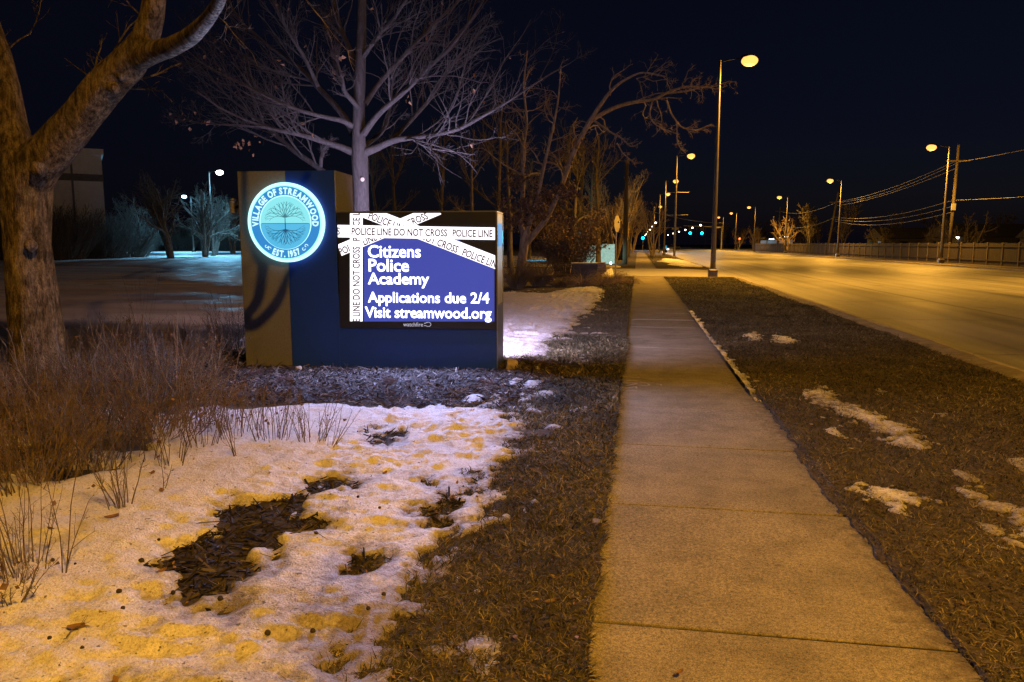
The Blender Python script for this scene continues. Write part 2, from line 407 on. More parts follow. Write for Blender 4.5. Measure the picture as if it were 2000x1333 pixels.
# lamps, metals
M['pole'] = simple('dark_bronze_pole', (.10, .085, .07), (.14, .12, .10), 6, .42, .05, metal=.35)
M['lens'] = emissive('sodium_lens', (1.0, .46, .10), 1.9)
M['arm_black'] = material('matt_black_arm', 1.0, (.006, .006, .006), spec=0.0)[0]
M['lens_cool'] = emissive('cool_lens', (.55, .85, 1.0), 22.0)
M['lens_white'] = emissive('white_lens', (1.0, .82, .62), 14.0)
M['galv'] = simple('galvanised_steel', (.28, .27, .25), (.4, .39, .37), 12, .5, .05, metal=.5)
M['signal_body'] = simple('signal_housing', (.02, .02, .02), (.035, .035, .035), 5, .5, .02)
M['signal_green'] = emissive('green_signal', (.0, .62, 1.0), 14.0)
M['signal_red'] = emissive('red_signal', (1.0, .09, .02), 10.0)
M['signal_amber'] = emissive('amber_signal', (1.0, .55, .05), 6.0)
M['wood_pole'] = simple('weathered_pole', (.04, .03, .022), (.09, .07, .05), 6, .9, .3, (1, 1, .1))
M['fence'] = simple('fence_boards', (.024, .017, .010), (.048, .034, .021), 3, .9, .3, (6, 6, .25))
M['fence_post'] = simple('fence_post_wood', (.09, .07, .05), (.16, .125, .09), 5, .9, .3, (3, 3, .2))
M['wire'] = simple('wire', (.10, .09, .08), (.16, .14, .12), 4, .6, 0)
M['wall'] = simple('pale_stucco_wall', (.46, .47, .47), (.56, .57, .57), 2, .9, .1)
M['wall_dark'] = simple('dark_band', (.08, .085, .09), (.12, .12, .13), 3, .9, .1)
M['glass'] = simple('dark_glass', (.01, .012, .016), (.02, .022, .03), 1, .15, 0)
M['house'] = simple('house_siding', (.06, .055, .05), (.09, .082, .075), 2, .9, .1)
M['roof'] = simple('shingle_roof', (.025, .022, .02), (.045, .04, .036), 8, .9, .3)
M['lit_strip'] = emissive('fluorescent_strip', (.85, .95, 1.0), 9.0)
M['lit_wall'] = emissive('window_wall_glow', (.45, .6, .7), .22)
M['stone'] = simple('stone', (.28, .23, .16), (.5, .42, .3), 9, .9, .8, bdist=.03)
M['pier'] = simple('stacked_stone', (.14, .11, .08), (.42, .34, .24), 4, .9, .9, (1, 1, 3), bdist=.05)
M['dark_block'] = simple('dark_block_wall', (.07, .068, .07), (.12, .115, .12), 3, .8, .2)
M['slab'] = simple('pale_stone_slab', (.42, .43, .42), (.58, .6, .58), 6, .85, .3)
M['lettering'] = simple('dark_lettering', (.03, .04, .045), (.05, .06, .06), 9, .7, 0)
M['car_paint'] = simple('silver_car_paint', (.25, .26, .28), (.3, .31, .33), 2, .3, 0, metal=.6)
M['car_red'] = simple('dark_car_paint', (.06, .05, .05), (.08, .07, .07), 2, .3, 0, metal=.4)
M['tyre'] = simple('tyre_rubber', (.012, .012, .012), (.02, .02, .02), 9, .8, .1)
M['headlight'] = emissive('headlight_beam', (.75, .88, 1.0), 40.0)
M['taillight'] = emissive('taillight', (1.0, .04, .02), 9.0)
M['sign_metal'] = simple('sign_back_aluminium', (.38, .34, .29), (.48, .44, .38), 6, .55, .03, metal=.3)
M['sign_red'] = simple('sign_red', (.30, .015, .015), (.36, .02, .02), 6, .6, 0)
M['chalk'] = simple('chalk', (.40, .36, .30), (.50, .46, .40), 30, .95, 0)
M['orange_sign'] = simple('orange_diamond_sign', (.7, .28, .05), (.8, .35, .08), 6, .6, 0)
M['heart_wood'] = simple('cut_wood', (.45, .36, .27), (.6, .5, .4), 30, .8, .1)

# ================================================================== GROUND, ROAD, PAVEMENT, SNOW
SX0, SX1 = -0.165, 1.335                  # pavement edges
KERB = 4.78                               # turf / kerb line
FAR = 24.4
def wp(pts): return [tuple(gpt(x, y)[:2]) for x, y in pts]
BED = wp([(330, 800), (470, 800), (560, 803), (640, 798), (760, 800), (840, 808), (905, 800), (985, 802), (1040, 775), (1090, 745), (1100, 715), (1040, 706), (988, 702)]) + [(-1.5, 10.2), (-7.2, 10.0), (-8.5, 8.0), (-6.6, 6.6)]
SNOW_A = wp([(-260, 980), (0, 960), (110, 955), (220, 932), (300, 880), (345, 818), (420, 806), (500, 808), (560, 802), (640, 794), (720, 796), (800, 803), (860, 800), (900, 796), (985, 806), (1020, 842),
             (1008, 900), (975, 945), (950, 985), (975, 1010), (900, 1045), (850, 1085), (800, 1120), (785, 1150), (790, 1195), (765, 1240), (720, 1290), (700, 1420), (-500, 1420)])
HOLES = [wp([(312, 1118), (420, 1060), (440, 1010), (480, 998), (600, 985), (608, 1035), (545, 1062), (522, 1100), (470, 1165), (430, 1195), (385, 1165), (330, 1140)]),
         wp([(595, 965), (640, 956), (692, 958), (650, 972), (605, 985)]), wp([(665, 846), (720, 845), (782, 856), (740, 868), (690, 858)]),
         wp([(830, 948), (862, 960), (900, 955), (925, 935), (905, 975), (868, 1000), (862, 1030), (850, 1010), (855, 980)]), wp([(690, 1110), (760, 1100), (770, 1118), (700, 1128)]),
         wp([(300, 880), (240, 932), (120, 958), (0, 965), (-100, 980), (-100, 900), (200, 870)])]
SNOW_B = wp([(985, 575), (1060, 578), (1110, 566), (1165, 560), (1185, 572), (1168, 600), (1120, 640), (1085, 672), (1062, 694), (1035, 702), (988, 706)]) + [(-3.0, 10.1), (-7.0, 11.5), (-7.0, 26.0)]
VERGE = [wp([(1338, 606), (1352, 612), (1390, 665), (1420, 700), (1455, 745), (1478, 780), (1455, 772), (1405, 718), (1362, 700), (1385, 690), (1350, 650)]),
         wp([(1545, 768), (1600, 758), (1660, 790), (1740, 820), (1800, 845), (1832, 872), (1800, 882), (1740, 872), (1712, 850), (1660, 828), (1600, 800)]),
         wp([(1640, 958), (1670, 945), (1740, 948), (1800, 965), (1850, 985), (1800, 1000), (1790, 1040), (1720, 1005), (1690, 985)]),
         wp([(1840, 955), (1900, 958), (1960, 985), (2040, 1000), (2050, 1080), (1975, 1070), (1950, 1020), (1890, 985)]),
         wp([(1500, 655), (1560, 662), (1560, 680), (1500, 672)]), wp([(1440, 655), (1480, 650), (1500, 668), (1460, 672)])]
ISLAND = wp([(1300, 506), (1330, 509), (1375, 519), (1400, 524), (1330, 522), (1290, 512)])

def ground_z(x, y):
    z = .035 * fbm(x * .45, y * .45, 3, 3) + .014 * fbm(x * 2.6, y * 2.6, 5, 3) + .03
    bedm = np.clip(sdf(BED, x, y) / .5, 0, 1); z = z + .07 * bedm
    z = z + .18 * np.clip((-x - 14) / 30, 0, 1) * np.clip((y - 30) / 40, 0, 1)
    e = .018 * fbm(np.zeros_like(x), y * 5, 9, 3)
    near = np.clip(1 - np.minimum(np.abs(x - SX0), np.abs(x - SX1)) / .35, 0, 1); z = np.where((x < SX1) & (x > SX0), .010, z)
    z = np.where((x < SX0) | (x > SX1), z * (1 - .45 * near) + .012 * near, z)
    inv = .025 * fbm(y * 9, x * 0 + 4, 16, 3) + .07 * np.exp(-((y - 5.3) / 1.1) ** 2) * (1 + 1.2 * fbm(y * 2.2, y * 0 + 2, 14, 3)) + .05 * np.clip(fbm(y * 1.3, y * 0 + 7, 15, 3), 0, 1)
    path = (x > SX0 + .012 + e) & (x < SX1 - .012 - e - inv * (y < 14)) & (y < 165)
    z = np.where(path, -.10, z)
    dr = (y > 38.4) & (y < 51.5) & (x > -14) & (x < 5.0)
    z = np.where(dr, -.25, z)
    z = np.where((x > KERB + .02) & (x < FAR), -.45, z)
    return z
def hole_mask(x, y): return np.clip(np.maximum.reduce([sdf(h, x, y) for h in HOLES]) / .1 + 1.0, 0, 1)
def bed_mask(x, y): return np.clip(sdf(BED, x, y) / .18 + .5 + .9 * fbm(x * 4, y * 4, 31, 3), 0, 1)

def axis_pts(lo, f0, f1, hi, fine, g=1.16):
    mid = list(np.arange(f0, f1 + 1e-6, fine)); a = []; s = fine; p = f0
    while p > lo: s *= g; p -= s; a.append(p)
    b = []; s = fine; p = mid[-1]
    while p < hi: s *= g; p += s; b.append(p)
    return np.array(a[::-1] + mid + b)
def grid_mesh(name, xs, ys, zfun, mat, keep=None, attrs=None, smooth=True):
    X, Y = np.meshgrid(xs, ys, indexing='ij'); Z, A, K = zfun(X, Y)
    n, m = X.shape; idx = np.arange(n * m).reshape(n, m)
    Q = np.stack([idx[:-1, :-1], idx[1:, :-1], idx[1:, 1:], idx[:-1, 1:]], -1).reshape(-1, 4)
    V = np.stack([X, Y, Z], -1).reshape(-1, 3)
    if K is not None:
        Q = Q[K.ravel()[Q].any(1)]
        used = np.zeros(len(V), bool); used[Q.ravel()] = True
        re = np.cumsum(used) - 1; Q = re[Q]; V = V[used]; A = {k: v.ravel()[used] for k, v in A.items()}
    else: A = {k: v.ravel() for k, v in A.items()}
    me = mesh_from(name, V, [Q], mat, smooth, A)
    o = bpy.data.objects.new(name, me); COL.objects.link(o); return o

xs = np.unique(np.concatenate([axis_pts(-900, -8.5, 5.0, 30, .045), np.array([FAR - .02, FAR, 24.6, 26, 28, 32, 40, 60, 90, 140, 220, 400, 900])]))
xs = xs[(xs < 5.1) | (xs > 5.4)]
xs = np.unique(np.concatenate([xs, np.arange(SX1 - .30, SX1 + .03, .011), np.arange(SX0 - .02, SX0 + .05, .011)]).round(4))
ys = axis_pts(-60, 1.4, 13.5, 1500, .045)
ys = np.unique(np.concatenate([ys, [38.39, 38.41, 51.49, 51.51]]))
def gz(X, Y):
    z = ground_z(X, Y)
    fld = np.clip(sdf([(-70, 13.5), (-6.5, 12.5), (-6.5, 30), (-12, 45), (-30, 55), (-90, 52)], X, Y) / 1.5, 0, 1)
    return z, {'bed': np.maximum(bed_mask(X, Y), hole_mask(X, Y)), 'field': fld}, None
structure(grid_mesh('ground', xs, ys, gz, M['ground']))

# road, joint line, kerbs, gutter
mb = MB(); mb.add([(KERB + .1, -70, -.13), (FAR + .05, -70, -.13), (FAR + .05, 900, -.13), (KERB + .1, 900, -.13)], [[(0, 1, 2, 3)]])
structure(mb.build('road', M['asphalt']))
mb = MB()
for x in (9.1, 14.6, 20.2):
    yy = np.linspace(-20, 300, 400); wv = .05 * fbm(yy * .3, yy * 0 + x, 4, 3)
    V = np.concatenate([np.stack([x + wv - .022, yy, yy * 0 - .126], 1), np.stack([x + wv + .022, yy, yy * 0 - .126], 1)]); n = len(yy); i = np.arange(n - 1)
    mb.add(V, [np.stack([i, i + n, i + n + 1, i + 1], 1)])
rj = np.random.default_rng(44)
for k in range(16):
    y0 = 6 + k * 6.1 + rj.uniform(-1, 1); xx = np.linspace(KERB + .5, rj.choice([9.0, 14.5, 20, 24]), 60); yv = y0 + .35 * fbm(xx * .7, xx * 0 + k, 19, 4) + .1 * fbm(xx * 4, xx * 0 + k, 20, 2); wd = .012 + .010 * rj.uniform()
    V = np.concatenate([np.stack([xx, yv - wd, xx * 0 - .1255], 1), np.stack([xx, yv + wd, xx * 0 - .1255], 1)]); i = np.arange(59); mb.add(V, [np.stack([i, i + 1, i + 61, i + 60], 1)])
structure(mb.build('road_joint_line', simple('tar_joint', (.05, .048, .045), (.09, .085, .08), 5, .7, 0)))
mb = MB()
for a, bnd in ((-60, 37.2), (53, 400)):
    mb.bbox(KERB - .02, KERB + .16, a, bnd, -.4, .045, .02)
mb.bbox(FAR - .02, FAR + .15, -60, 400, -.4, .02, .02)
structure(mb.build('kerb', M['kerb']))
mb = MB()
yy = np.concatenate([np.arange(-10, 40, .12), np.arange(40, 200, 1.0)]); wv = .34 + .12 * fbm(yy * .9, yy * 0, 8, 4); n = len(yy); i = np.arange(n - 1)
V = np.concatenate([np.stack([yy * 0 + KERB + .12, yy, yy * 0 - .125], 1), np.stack([KERB + .15 + wv, yy, yy * 0 - .125], 1)])
mb.add(V, [np.stack([i, i + n, i + n + 1, i + 1], 1)])
structure(mb.build('gutter', M['gutter']))
mb = MB()
mb.add([(-15, 38.4, -.02), (3.2, 38.4, -.02), (5.4, 36.6, -.118), (5.4, 53.4, -.118), (3.2, 51.5, -.02), (-15, 51.5, -.02)], [[(0, 1, 2, 3, 4, 5)]])
structure(mb.build('driveway', M['drive']))

yy = np.concatenate([np.arange(1, 37, .09), np.arange(53.5, 110, .5)]); n = len(yy); mb = MB(); cols = np.linspace(0, 1, 6)
wv = .26 + .16 * fbm(yy * 1.1, yy * 0 + 3, 12, 4)
V = np.stack([np.stack([KERB - .02 - wv * (1 - c), yy, ground_z(KERB - .02 - wv * (1 - c), yy) * c ** .5 + .03 * c + ground_z(KERB - .02 - wv * (1 - c), yy) * (1 - c ** .5) - .006 * (c == 0) + .004], 1) for c in cols], 1).reshape(-1, 3)
i = np.arange(n - 1)[:, None] * 6 + np.arange(5)[None]; i = i[np.diff(yy) < 2].ravel()
mb.add(V, [np.stack([i, i + 1, i + 7, i + 6], 1)]); structure(mb.build('sandy_verge_edge', M['gutter'], smooth=True))
# pavement slabs with open joints, very slightly out of level
rng = np.random.default_rng(4)
joints = [-3.0, -1.5, 0.0, 1.55, 3.085, 4.6, 6.045, 7.54, 8.95, 10.45]
while joints[-1] < 36: joints.append(joints[-1] + 1.5)
joints[-1] = 38.38
mb = MB()
for a, b_ in zip(joints[:-1], joints[1:]):
    sk = .018
    bm = bmesh.new(); bmesh.ops.create_cube(bm, size=1)
    dz = rng.uniform(-.004, .004, 4)
    for k, v in enumerate(bm.verts):
        y = (a + .011 if v.co.y < 0 else b_ - .011); x = SX0 if v.co.x < 0 else SX1
        y += sk * (x - .6) * .4
        z = -.12 if v.co.z < 0 else dz[(v.co.x > 0) * 2 + (v.co.y > 0)]
        v.co = Vector((x, y, z))
    bmesh.ops.bevel(bm, geom=bm.edges[:], offset=.004, segments=2, affect='EDGES', profile=.5); mb.bm(bm)
y = 51.6
while y < 165: mb.bbox(SX0, SX1, y + .006, y + 1.494, -.12, -.01, .006, 1); y += 1.5
structure(mb.build('pavement', M['concrete']))
mb = MB(); mb.add([(SX0 + .01, -3, -.009), (SX1 - .01, -3, -.009), (SX1 - .01, 38.3, -.009), (SX0 + .01, 38.3, -.009)], [[(0, 1, 2, 3)]])
structure(mb.build('pavement_bedding', simple('joint_soil', (.008, .006, .004), (.02, .016, .011), 30, .95, .3)))

# snow -------------------------------------------------------------
def snow_t(x, y):
    d = sdf(SNOW_A, x, y)
    for h in HOLES: d = np.minimum(d, -sdf(h, x, y) + .01)
    d = np.maximum(d, sdf(SNOW_B, x, y) - .03)
    rim = np.clip((x + 3.4) / 1.2, .25, 1)
    ragged = .14 * fbm(x * 2.2, y * 2.2, 21, 3) + (.20 * fbm(x * 6, y * 5, 22, 4) + .13 * fbm(x * 17, y * 13, 24, 3)) * rim - .03 * rim
    d = d + ragged
    # thin left-over crusts on the turf strip beside the snow
    strip = np.clip(1 - np.abs(x + 1.0 + .05 * (y - 4)) / .85, 0, 1) * (y < 9) + np.clip(1 - np.abs(x + 1.3) / 1.0, 0, 1) * (y >= 9) * (y < 20)
    crust = np.maximum(fbm(x * 4.2, y * 2.8, 23, 5) - .09, fbm(x * 8, y * 6, 26, 4) - .24) * .20 - .10 * (1 - strip)
    under = (fbm(x * 1.9, y * 1.9, 27, 3) - .12) * .2 - .5 * np.clip(sdf(BED, x, y) + .35, 0, 1) - (x > -2.6) * .5 - (y > 8.2) * .5 - (y < 4) * .3 # scraps under the brush
    specks = (fbm(x * 5, y * 3, 29, 2) - .62) * .12 - .3 * (sdf(BED, x, y) < .0) - .3 * (y > 8.1)
    pile = .12 - np.hypot(x - gpt(925, 790)[0], (y - gpt(925, 790)[1]) * .8)
    return np.maximum.reduce([d, crust, under, specks, pile])
def snow_height(x, y):
    d = snow_t(x, y)
    edge = 1 - np.exp(-np.clip(d, 0, None) / .10); ins = np.clip(d / .3, 0, 1)
    cups = .030 * fbm(x * 3.1, y * 4.6, 41, 2) - .045 * np.abs(fbm(x * 5.0, y * 9.0, 43, 3)) + .016 * fbm(x * 17, y * 22, 44, 3)
    steps = -.035 * np.clip(fbm(x * 2.6 + .3, y * 2.2, 47, 2) - .22, 0, 1) * 2.2
    rough = np.clip(1.2 * fbm(x * .8 + 3, y * .8, 48, 2) + .6 + .5 * (x > -2.6), .25, 1.25)
    lumps = .008 * fbm(x * 34, y * 34, 57, 2) + .060 * np.clip(fbm(x * 9, y * 9, 51, 4) - .05, 0, 1) * rough * np.clip(.35 + fbm(x * 1.1, y * 1.1, 53, 2) + .5 * (y < 4.2), 0, 1.2)
    thin = .045 + .03 * np.clip(-x - 1.8, 0, 1)
    z = np.where(d > 0, thin * edge + (cups * rough + steps * rough + lumps) * (.25 + .75 * ins) * edge, d * .6)
    return z, d
def snow_z(X, Y):
    h, d = snow_height(X, Y)
    z = ground_z(X, Y) + np.where(d > 0, np.maximum(h, .004), h)
    dirt = .72 - np.clip(d / .26, 0, 1) * .58 + .20 * np.clip((X + 2.3) / .8, 0, 1) + .50 * np.clip(1 - np.hypot((X - gpt(640, 1215)[0]) / .95, (Y - gpt(640, 1215)[1]) / .62), 0, 1) + .25 * np.clip(fbm(X * .9, Y * .9, 61, 3), 0, 1)
    return z, {'dirt': dirt}, d > -.012
xs = np.arange(-6.6, -.1, .022); ys = np.concatenate([np.arange(1.5, 9.0, .022), np.arange(9.0, 13, .045), np.arange(13, 31, .12)])
structure(grid_mesh('snow', xs, ys, snow_z, M['snow']))
def verge_d(X, Y):
    d = np.maximum.reduce([sdf(p, X, Y) + (.075 if k_ == 0 else 0) for k_, p in enumerate(VERGE)]) + .12 * fbm(X * 4, Y * 3, 71, 4) + .16 * fbm(X * 11, Y * 9, 72, 4) + .10 * fbm(X * 32, Y * 26, 79, 2) - .085
    sp = (fbm(X * 3.4, Y * 2.0, 73, 5) - .46) * .14 - .10 * np.clip(np.abs(X - 2.0 - .05 * Y) - .6, 0, 1) - .05 * (Y > 9)
    return np.maximum(d, sp)
def verge_z(X, Y):
    d = verge_d(X, Y)
    t = np.where(d > 0, .012 * (1 - np.exp(-d / .06)) + .012 * fbm(X * 16, Y * 13, 74, 3) * np.clip(d / .10, 0, 1) + .002, d * .4)
    return ground_z(np.maximum(X, SX1 + .03), Y) + t + .004, {'dirt': .92 - np.clip(d / .22, 0, 1) * .36 - .15 * (X < SX1 + .35 + .02 * Y)}, d > -.008
structure(grid_mesh('verge_snow', np.arange(1.25, 4.7, .016), np.concatenate([np.arange(2.5, 9, .018), np.arange(9, 21, .08)]), verge_z, M['snow']))
def far_z(X, Y):
    d = np.maximum(sdf(ISLAND, X, Y), sdf([(-14, 51.8), (-1.2, 51.6), (-.6, 53), (-1.4, 56), (-14, 60)], X, Y)) + .8 * fbm(X * .8, Y * .5, 81, 3)
    left = sdf([(-100, 50), (-62, 52), (-34, 46), (-20, 29.5), (-12, 27), (-9, 29), (-9, 90), (-60, 135), (-130, 130)], X, Y) + 3.2 * fbm(X * .16, Y * .22, 82, 4) + .9 * fbm(X * .9, Y * .7, 83, 3)
    mid = (fbm(X * .5, Y * .9, 85, 4) - .33) * 2 - 2.0 * (sdf([(-50, 17), (-9, 14), (-9, 30), (-50, 44)], X, Y) < 0)
    left = np.where((Y > 49) & (Y < 66) & (X < -20), left - 2.2 + 3 * fbm(X * .3, Y * .5, 86, 3), left)
    mound = 1.0 - np.hypot((X + 1.1) / .9, (Y - 35.2) / 1.1)
    d = np.maximum.reduce([d, left, mid * .3, mound])
    z = ground_z(X, Y) + np.where(d > 0, .10 * (1 - np.exp(-d / .5)) + .02 + .05 * fbm(X * 1.3, Y * 1.3, 84, 3) * np.clip(d, 0, 1) + .5 * np.clip(mound, 0, 1), d * .2)
    z = np.where((X > -1) & (X < SX1 + .3), -.5, z)
    return z, {'dirt': .40 - np.clip(d / 2.5, 0, 1) * .34}, (d > -.1)
structure(grid_mesh('far_snow', np.concatenate([np.arange(-110, -30, .8), np.arange(-30, 5, .3)]), np.concatenate([np.arange(14, 64, .35), np.arange(64, 135, 1.2)]), far_z, M['snow']))

# turf blades, mulch chips (nobody could count them)
def blades(name, n, region, seed, lmin, lmax, wid, lie=.55, tones=None, reject=None):
    rng = np.random.default_rng(seed)
    x = rng.uniform(region[0], region[1], n); u = rng.uniform(0, 1, n)
    y0, y1 = region[2], region[3]; y = y0 * (y1 / y0) ** u                 # denser near the viewer
    k = np.ones(n, bool) if reject is None else ~reject(x, y)
    x = x[k]; y = y[k]; n = len(x)
    z = ground_z(x, y) - .004
    far = np.clip((y - y0) / (y1 - y0), 0, 1)
    L = rng.uniform(lmin, lmax, n) * (1 + far * 1.2); wd = wid * rng.uniform(.6, 1.3, n) * (1 + far * 3.0)
    az = rng.uniform(0, 2 * math.pi, n); el = rng.uniform(.12, 1.0, n) * lie * 1.4
    d = np.stack([np.cos(az) * np.cos(el), np.sin(az) * np.cos(el), np.sin(el)], 1)
    s = np.stack([-np.sin(az), np.cos(az), rng.uniform(-.5, .5, n)], 1) * wd[:, None] / 2
    p0 = np.stack([x, y, z], 1); p1 = p0 + d * (L * .55)[:, None]
    d2 = d + rng.normal(size=d.shape) * .35; d2[:, 2] -= .45; p2 = p1 + d2 * (L * .5)[:, None]
    V = np.stack([p0 - s, p0 + s, p1 - s * .8, p1 + s * .8, p2], 1).reshape(-1, 3); b = np.arange(n)[:, None] * 5
    pal = np.array(tones); t = pal[rng.integers(0, len(pal), n)] * rng.uniform(.6, 1.25, (n, 1))
    t = t * (1 + .75 * fbm(x * 1.2, y * 1.2, seed + 3, 3) + .45 * fbm(x * 5, y * 5, seed + 6, 2))[:, None].clip(.25, 2)
    L = L
    me = mesh_from(name, V, [b + [[0, 1, 3, 2]], b + [[2, 3, 4]]], M['blades'], True, {'tone': np.repeat(t, 5, 0)})
    o = bpy.data.objects.new(name, me); COL.objects.link(o); o['kind'] = 'stuff'; return o
TURF = [(.14, .115, .055), (.09, .076, .036), (.06, .055, .026), (.04, .042, .018), (.21, .17, .095), (.03, .026, .013)]
def rej_left(x, y): return (x < -1.35 - .08 * (y - 3.5)) * (y < 6) * (fbm(x * 3, y * 3, 91, 2) > -.45) | (x > SX0 + .045) | (snow_t(x, y) > .015 + .16 * np.random.default_rng(5).uniform(0, 1, len(x)) ** 3) | (bed_mask(x, y) > .55) | (fbm(x * 2.6, y * 2.1, 94, 3) < -.46)
def rej_right(x, y):
    k = np.random.default_rng(6).uniform(0, 1, len(x))
    return (x < SX1 - .02 - .09 * np.exp(-((y - 5.3) / 1.0) ** 2) * k) | (verge_d(x, y) > .035 + .26 * k ** 1.1) | ((x > KERB - .30) & (k < .85)) | (fbm(x * 2.2, y * 1.6, 93, 3) < -.55)
blades('turf_grass', 190000, (-2.6, SX0 + .03, 1.6, 13.0), 101, .024, .062, .0036, .55, TURF, rej_left)
blades('turf_grass', 240000, (SX1 - .14, 4.75, 2.1, 37), 102, .026, .064, .0040, .55, TURF, rej_right)
blades('turf_grass', 16000, (-1.6, SX0, 12.5, 37), 103, .04, .09, .005, .6, TURF, lambda x, y: snow_t(x, y) > .03)
blades('turf_grass', 9000, (SX1, 4.7, 52, 110), 104, .04, .09, .006, .6, TURF, None)
def chips(n, seed):
    rng = np.random.default_rng(seed); x = rng.uniform(-7.6, -.6, n); y = rng.uniform(6.4, 10.0, n); m2 = rng.uniform(0, 1, n) < .22; x = np.where(m2, rng.uniform(-3.6, -.9, n), x); y = np.where(m2, rng.uniform(2.6, 6.4, n), y)
    hm = np.maximum.reduce([sdf(h, x, y) for h in HOLES]); k = ((bed_mask(x, y) > .4) | (hm > -.08)) & (snow_t(x, y) < .03); x = x[k]; y = y[k]; n = len(x); z = ground_z(x, y)
    L = rng.gamma(3, .019, n) + .02; wd = rng.uniform(.006, .016, n); az = rng.uniform(0, 6.28, n); el = rng.normal(0, .3, n); ro = rng.normal(0, .6, n)
    d = np.stack([np.cos(az) * np.cos(el), np.sin(az) * np.cos(el), np.sin(el)], 1) * (L / 2)[:, None]
    s = np.stack([-np.sin(az) * np.cos(ro), np.cos(az) * np.cos(ro), np.sin(ro)], 1) * (wd / 2)[:, None]
    h = np.stack([0 * x, 0 * x, wd * .35], 1); c = np.stack([x, y, z + .006 + np.abs(np.sin(el)) * L * .4], 1)
    V = np.stack([c - d - s, c + d - s, c + d * .8 + s, c - d * .9 + s, c - d * .7 + h, c + d * .7 + h], 1).reshape(-1, 3); b = np.arange(n)[:, None] * 6
    pal = np.array([(.035, .024, .018), (.06, .044, .034), (.13, .105, .085), (.02, .014, .011), (.24, .20, .17)]); t = pal[rng.choice(5, n, p=[.34, .28, .16, .15, .07])] * rng.uniform(.7, 1.2, (n, 1)) * np.where(bed_mask(x, y) > .3, 1.0, .45)[:, None]
    me = mesh_from('mulch_chips', V, [b + [[0, 1, 5, 4]], b + [[1, 2, 5, 5]][:0] if False else b + [[2, 3, 4, 5]]], M['chips'], False, {'tone': np.repeat(t, 6, 0)})
    o = bpy.data.objects.new('mulch_chips', me); COL.objects.link(o); o['kind'] = 'stuff'
chips(46000, 7)
def surf(x, y):
    X = np.array([float(x)]); Y = np.array([float(y)]); h, d = snow_height(X, Y); g = ground_z(X, Y)[0]
    return float(g + max(h[0], 0) if d[0] > 0 else g)

# ================================================================== MONUMENT SIGN
TH = math.radians(4.0)
P0 = np.array([-1.69, 8.85, 0.0])
_u = np.array([math.cos(TH), math.sin(TH), 0]); _n = np.array([math.sin(TH), -math.cos(TH), 0])
def sp(px, py, off=0.0):
    """photograph pixel -> (u, z) on the sign face"""
    d = ray(px, py); P = P0 + _n * off; t = ((P - _E) @ _n) / (d @ _n); q = _E + d * t
    return float((q - P) @ _u), float(q[2])
_fontcache = {}
def text_mesh(body, offset=0.0):
    key = (body, offset)
    if key in _fontcache: return _fontcache[key]
    cu = bpy.data.curves.new('lettering', 'FONT'); cu.body = body; cu.offset = offset; cu.resolution_u = 3
    ob = bpy.data.objects.new('lettering', cu); COL.objects.link(ob)
    bpy.context.view_layer.update()
    dg = bpy.context.evaluated_depsgraph_get(); ev = ob.evaluated_get(dg); me = ev.to_mesh()
    V = np.array([v.co[:] for v in me.vertices]); F = {}
    for p in me.polygons: F.setdefault(len(p.vertices), []).append(list(p.vertices))
    ev.to_mesh_clear(); bpy.data.objects.remove(ob); bpy.data.curves.remove(cu)
    _fontcache[key] = (V[:, :2], [np.array(f) for f in F.values()]); return _fontcache[key]
def fit_text(body, u0, u1, z0, z1, offset=0.0, capref=None):
    """glyph outlines fitted to a box; returns 2-D vertices and faces"""
    V, F = text_mesh(body, offset); V = V.copy()
    lo = V.min(0); hi = V.max(0)
    V[:, 0] = u0 + (V[:, 0] - lo[0]) / (hi[0] - lo[0]) * (u1 - u0)
    V[:, 1] = z0 + (V[:, 1] - lo[1]) / (hi[1] - lo[1]) * (z1 - z0)
    return V, F
def clip_poly(P, axis, val, keep_greater):
    out = []; n = len(P)
    for i in range(n):
        a = P[i]; b = P[(i + 1) % n]; ia = (a[axis] >= val) == keep_greater; ib = (b[axis] >= val) == keep_greater
        if ia: out.append(a)
        if ia != ib:
            t = (val - a[axis]) / (b[axis] - a[axis]); out.append((a[0] + t * (b[0] - a[0]), a[1] + t * (b[1] - a[1])))
    return out
def clip_rect(P, r):
    for ax, v, g in ((0, r[0], True), (0, r[1], False), (1, r[2], True), (1, r[3], False)):
        if len(P) < 3: return []
        P = clip_poly(P, ax, v, g)
    return P
def add_clipped(mb, V, F, r, y):
    for fs in F:
        for f in fs:
            P = clip_rect([tuple(V[i]) for i in f], r)
            if len(P) >= 3: mb.add([(p[0], y, p[1]) for p in P], [[list(range(len(P)))]])
def flat(mb, V, F, y): mb.add(np.stack([V[:, 0], np.full(len(V), y), V[:, 1]], 1), F)

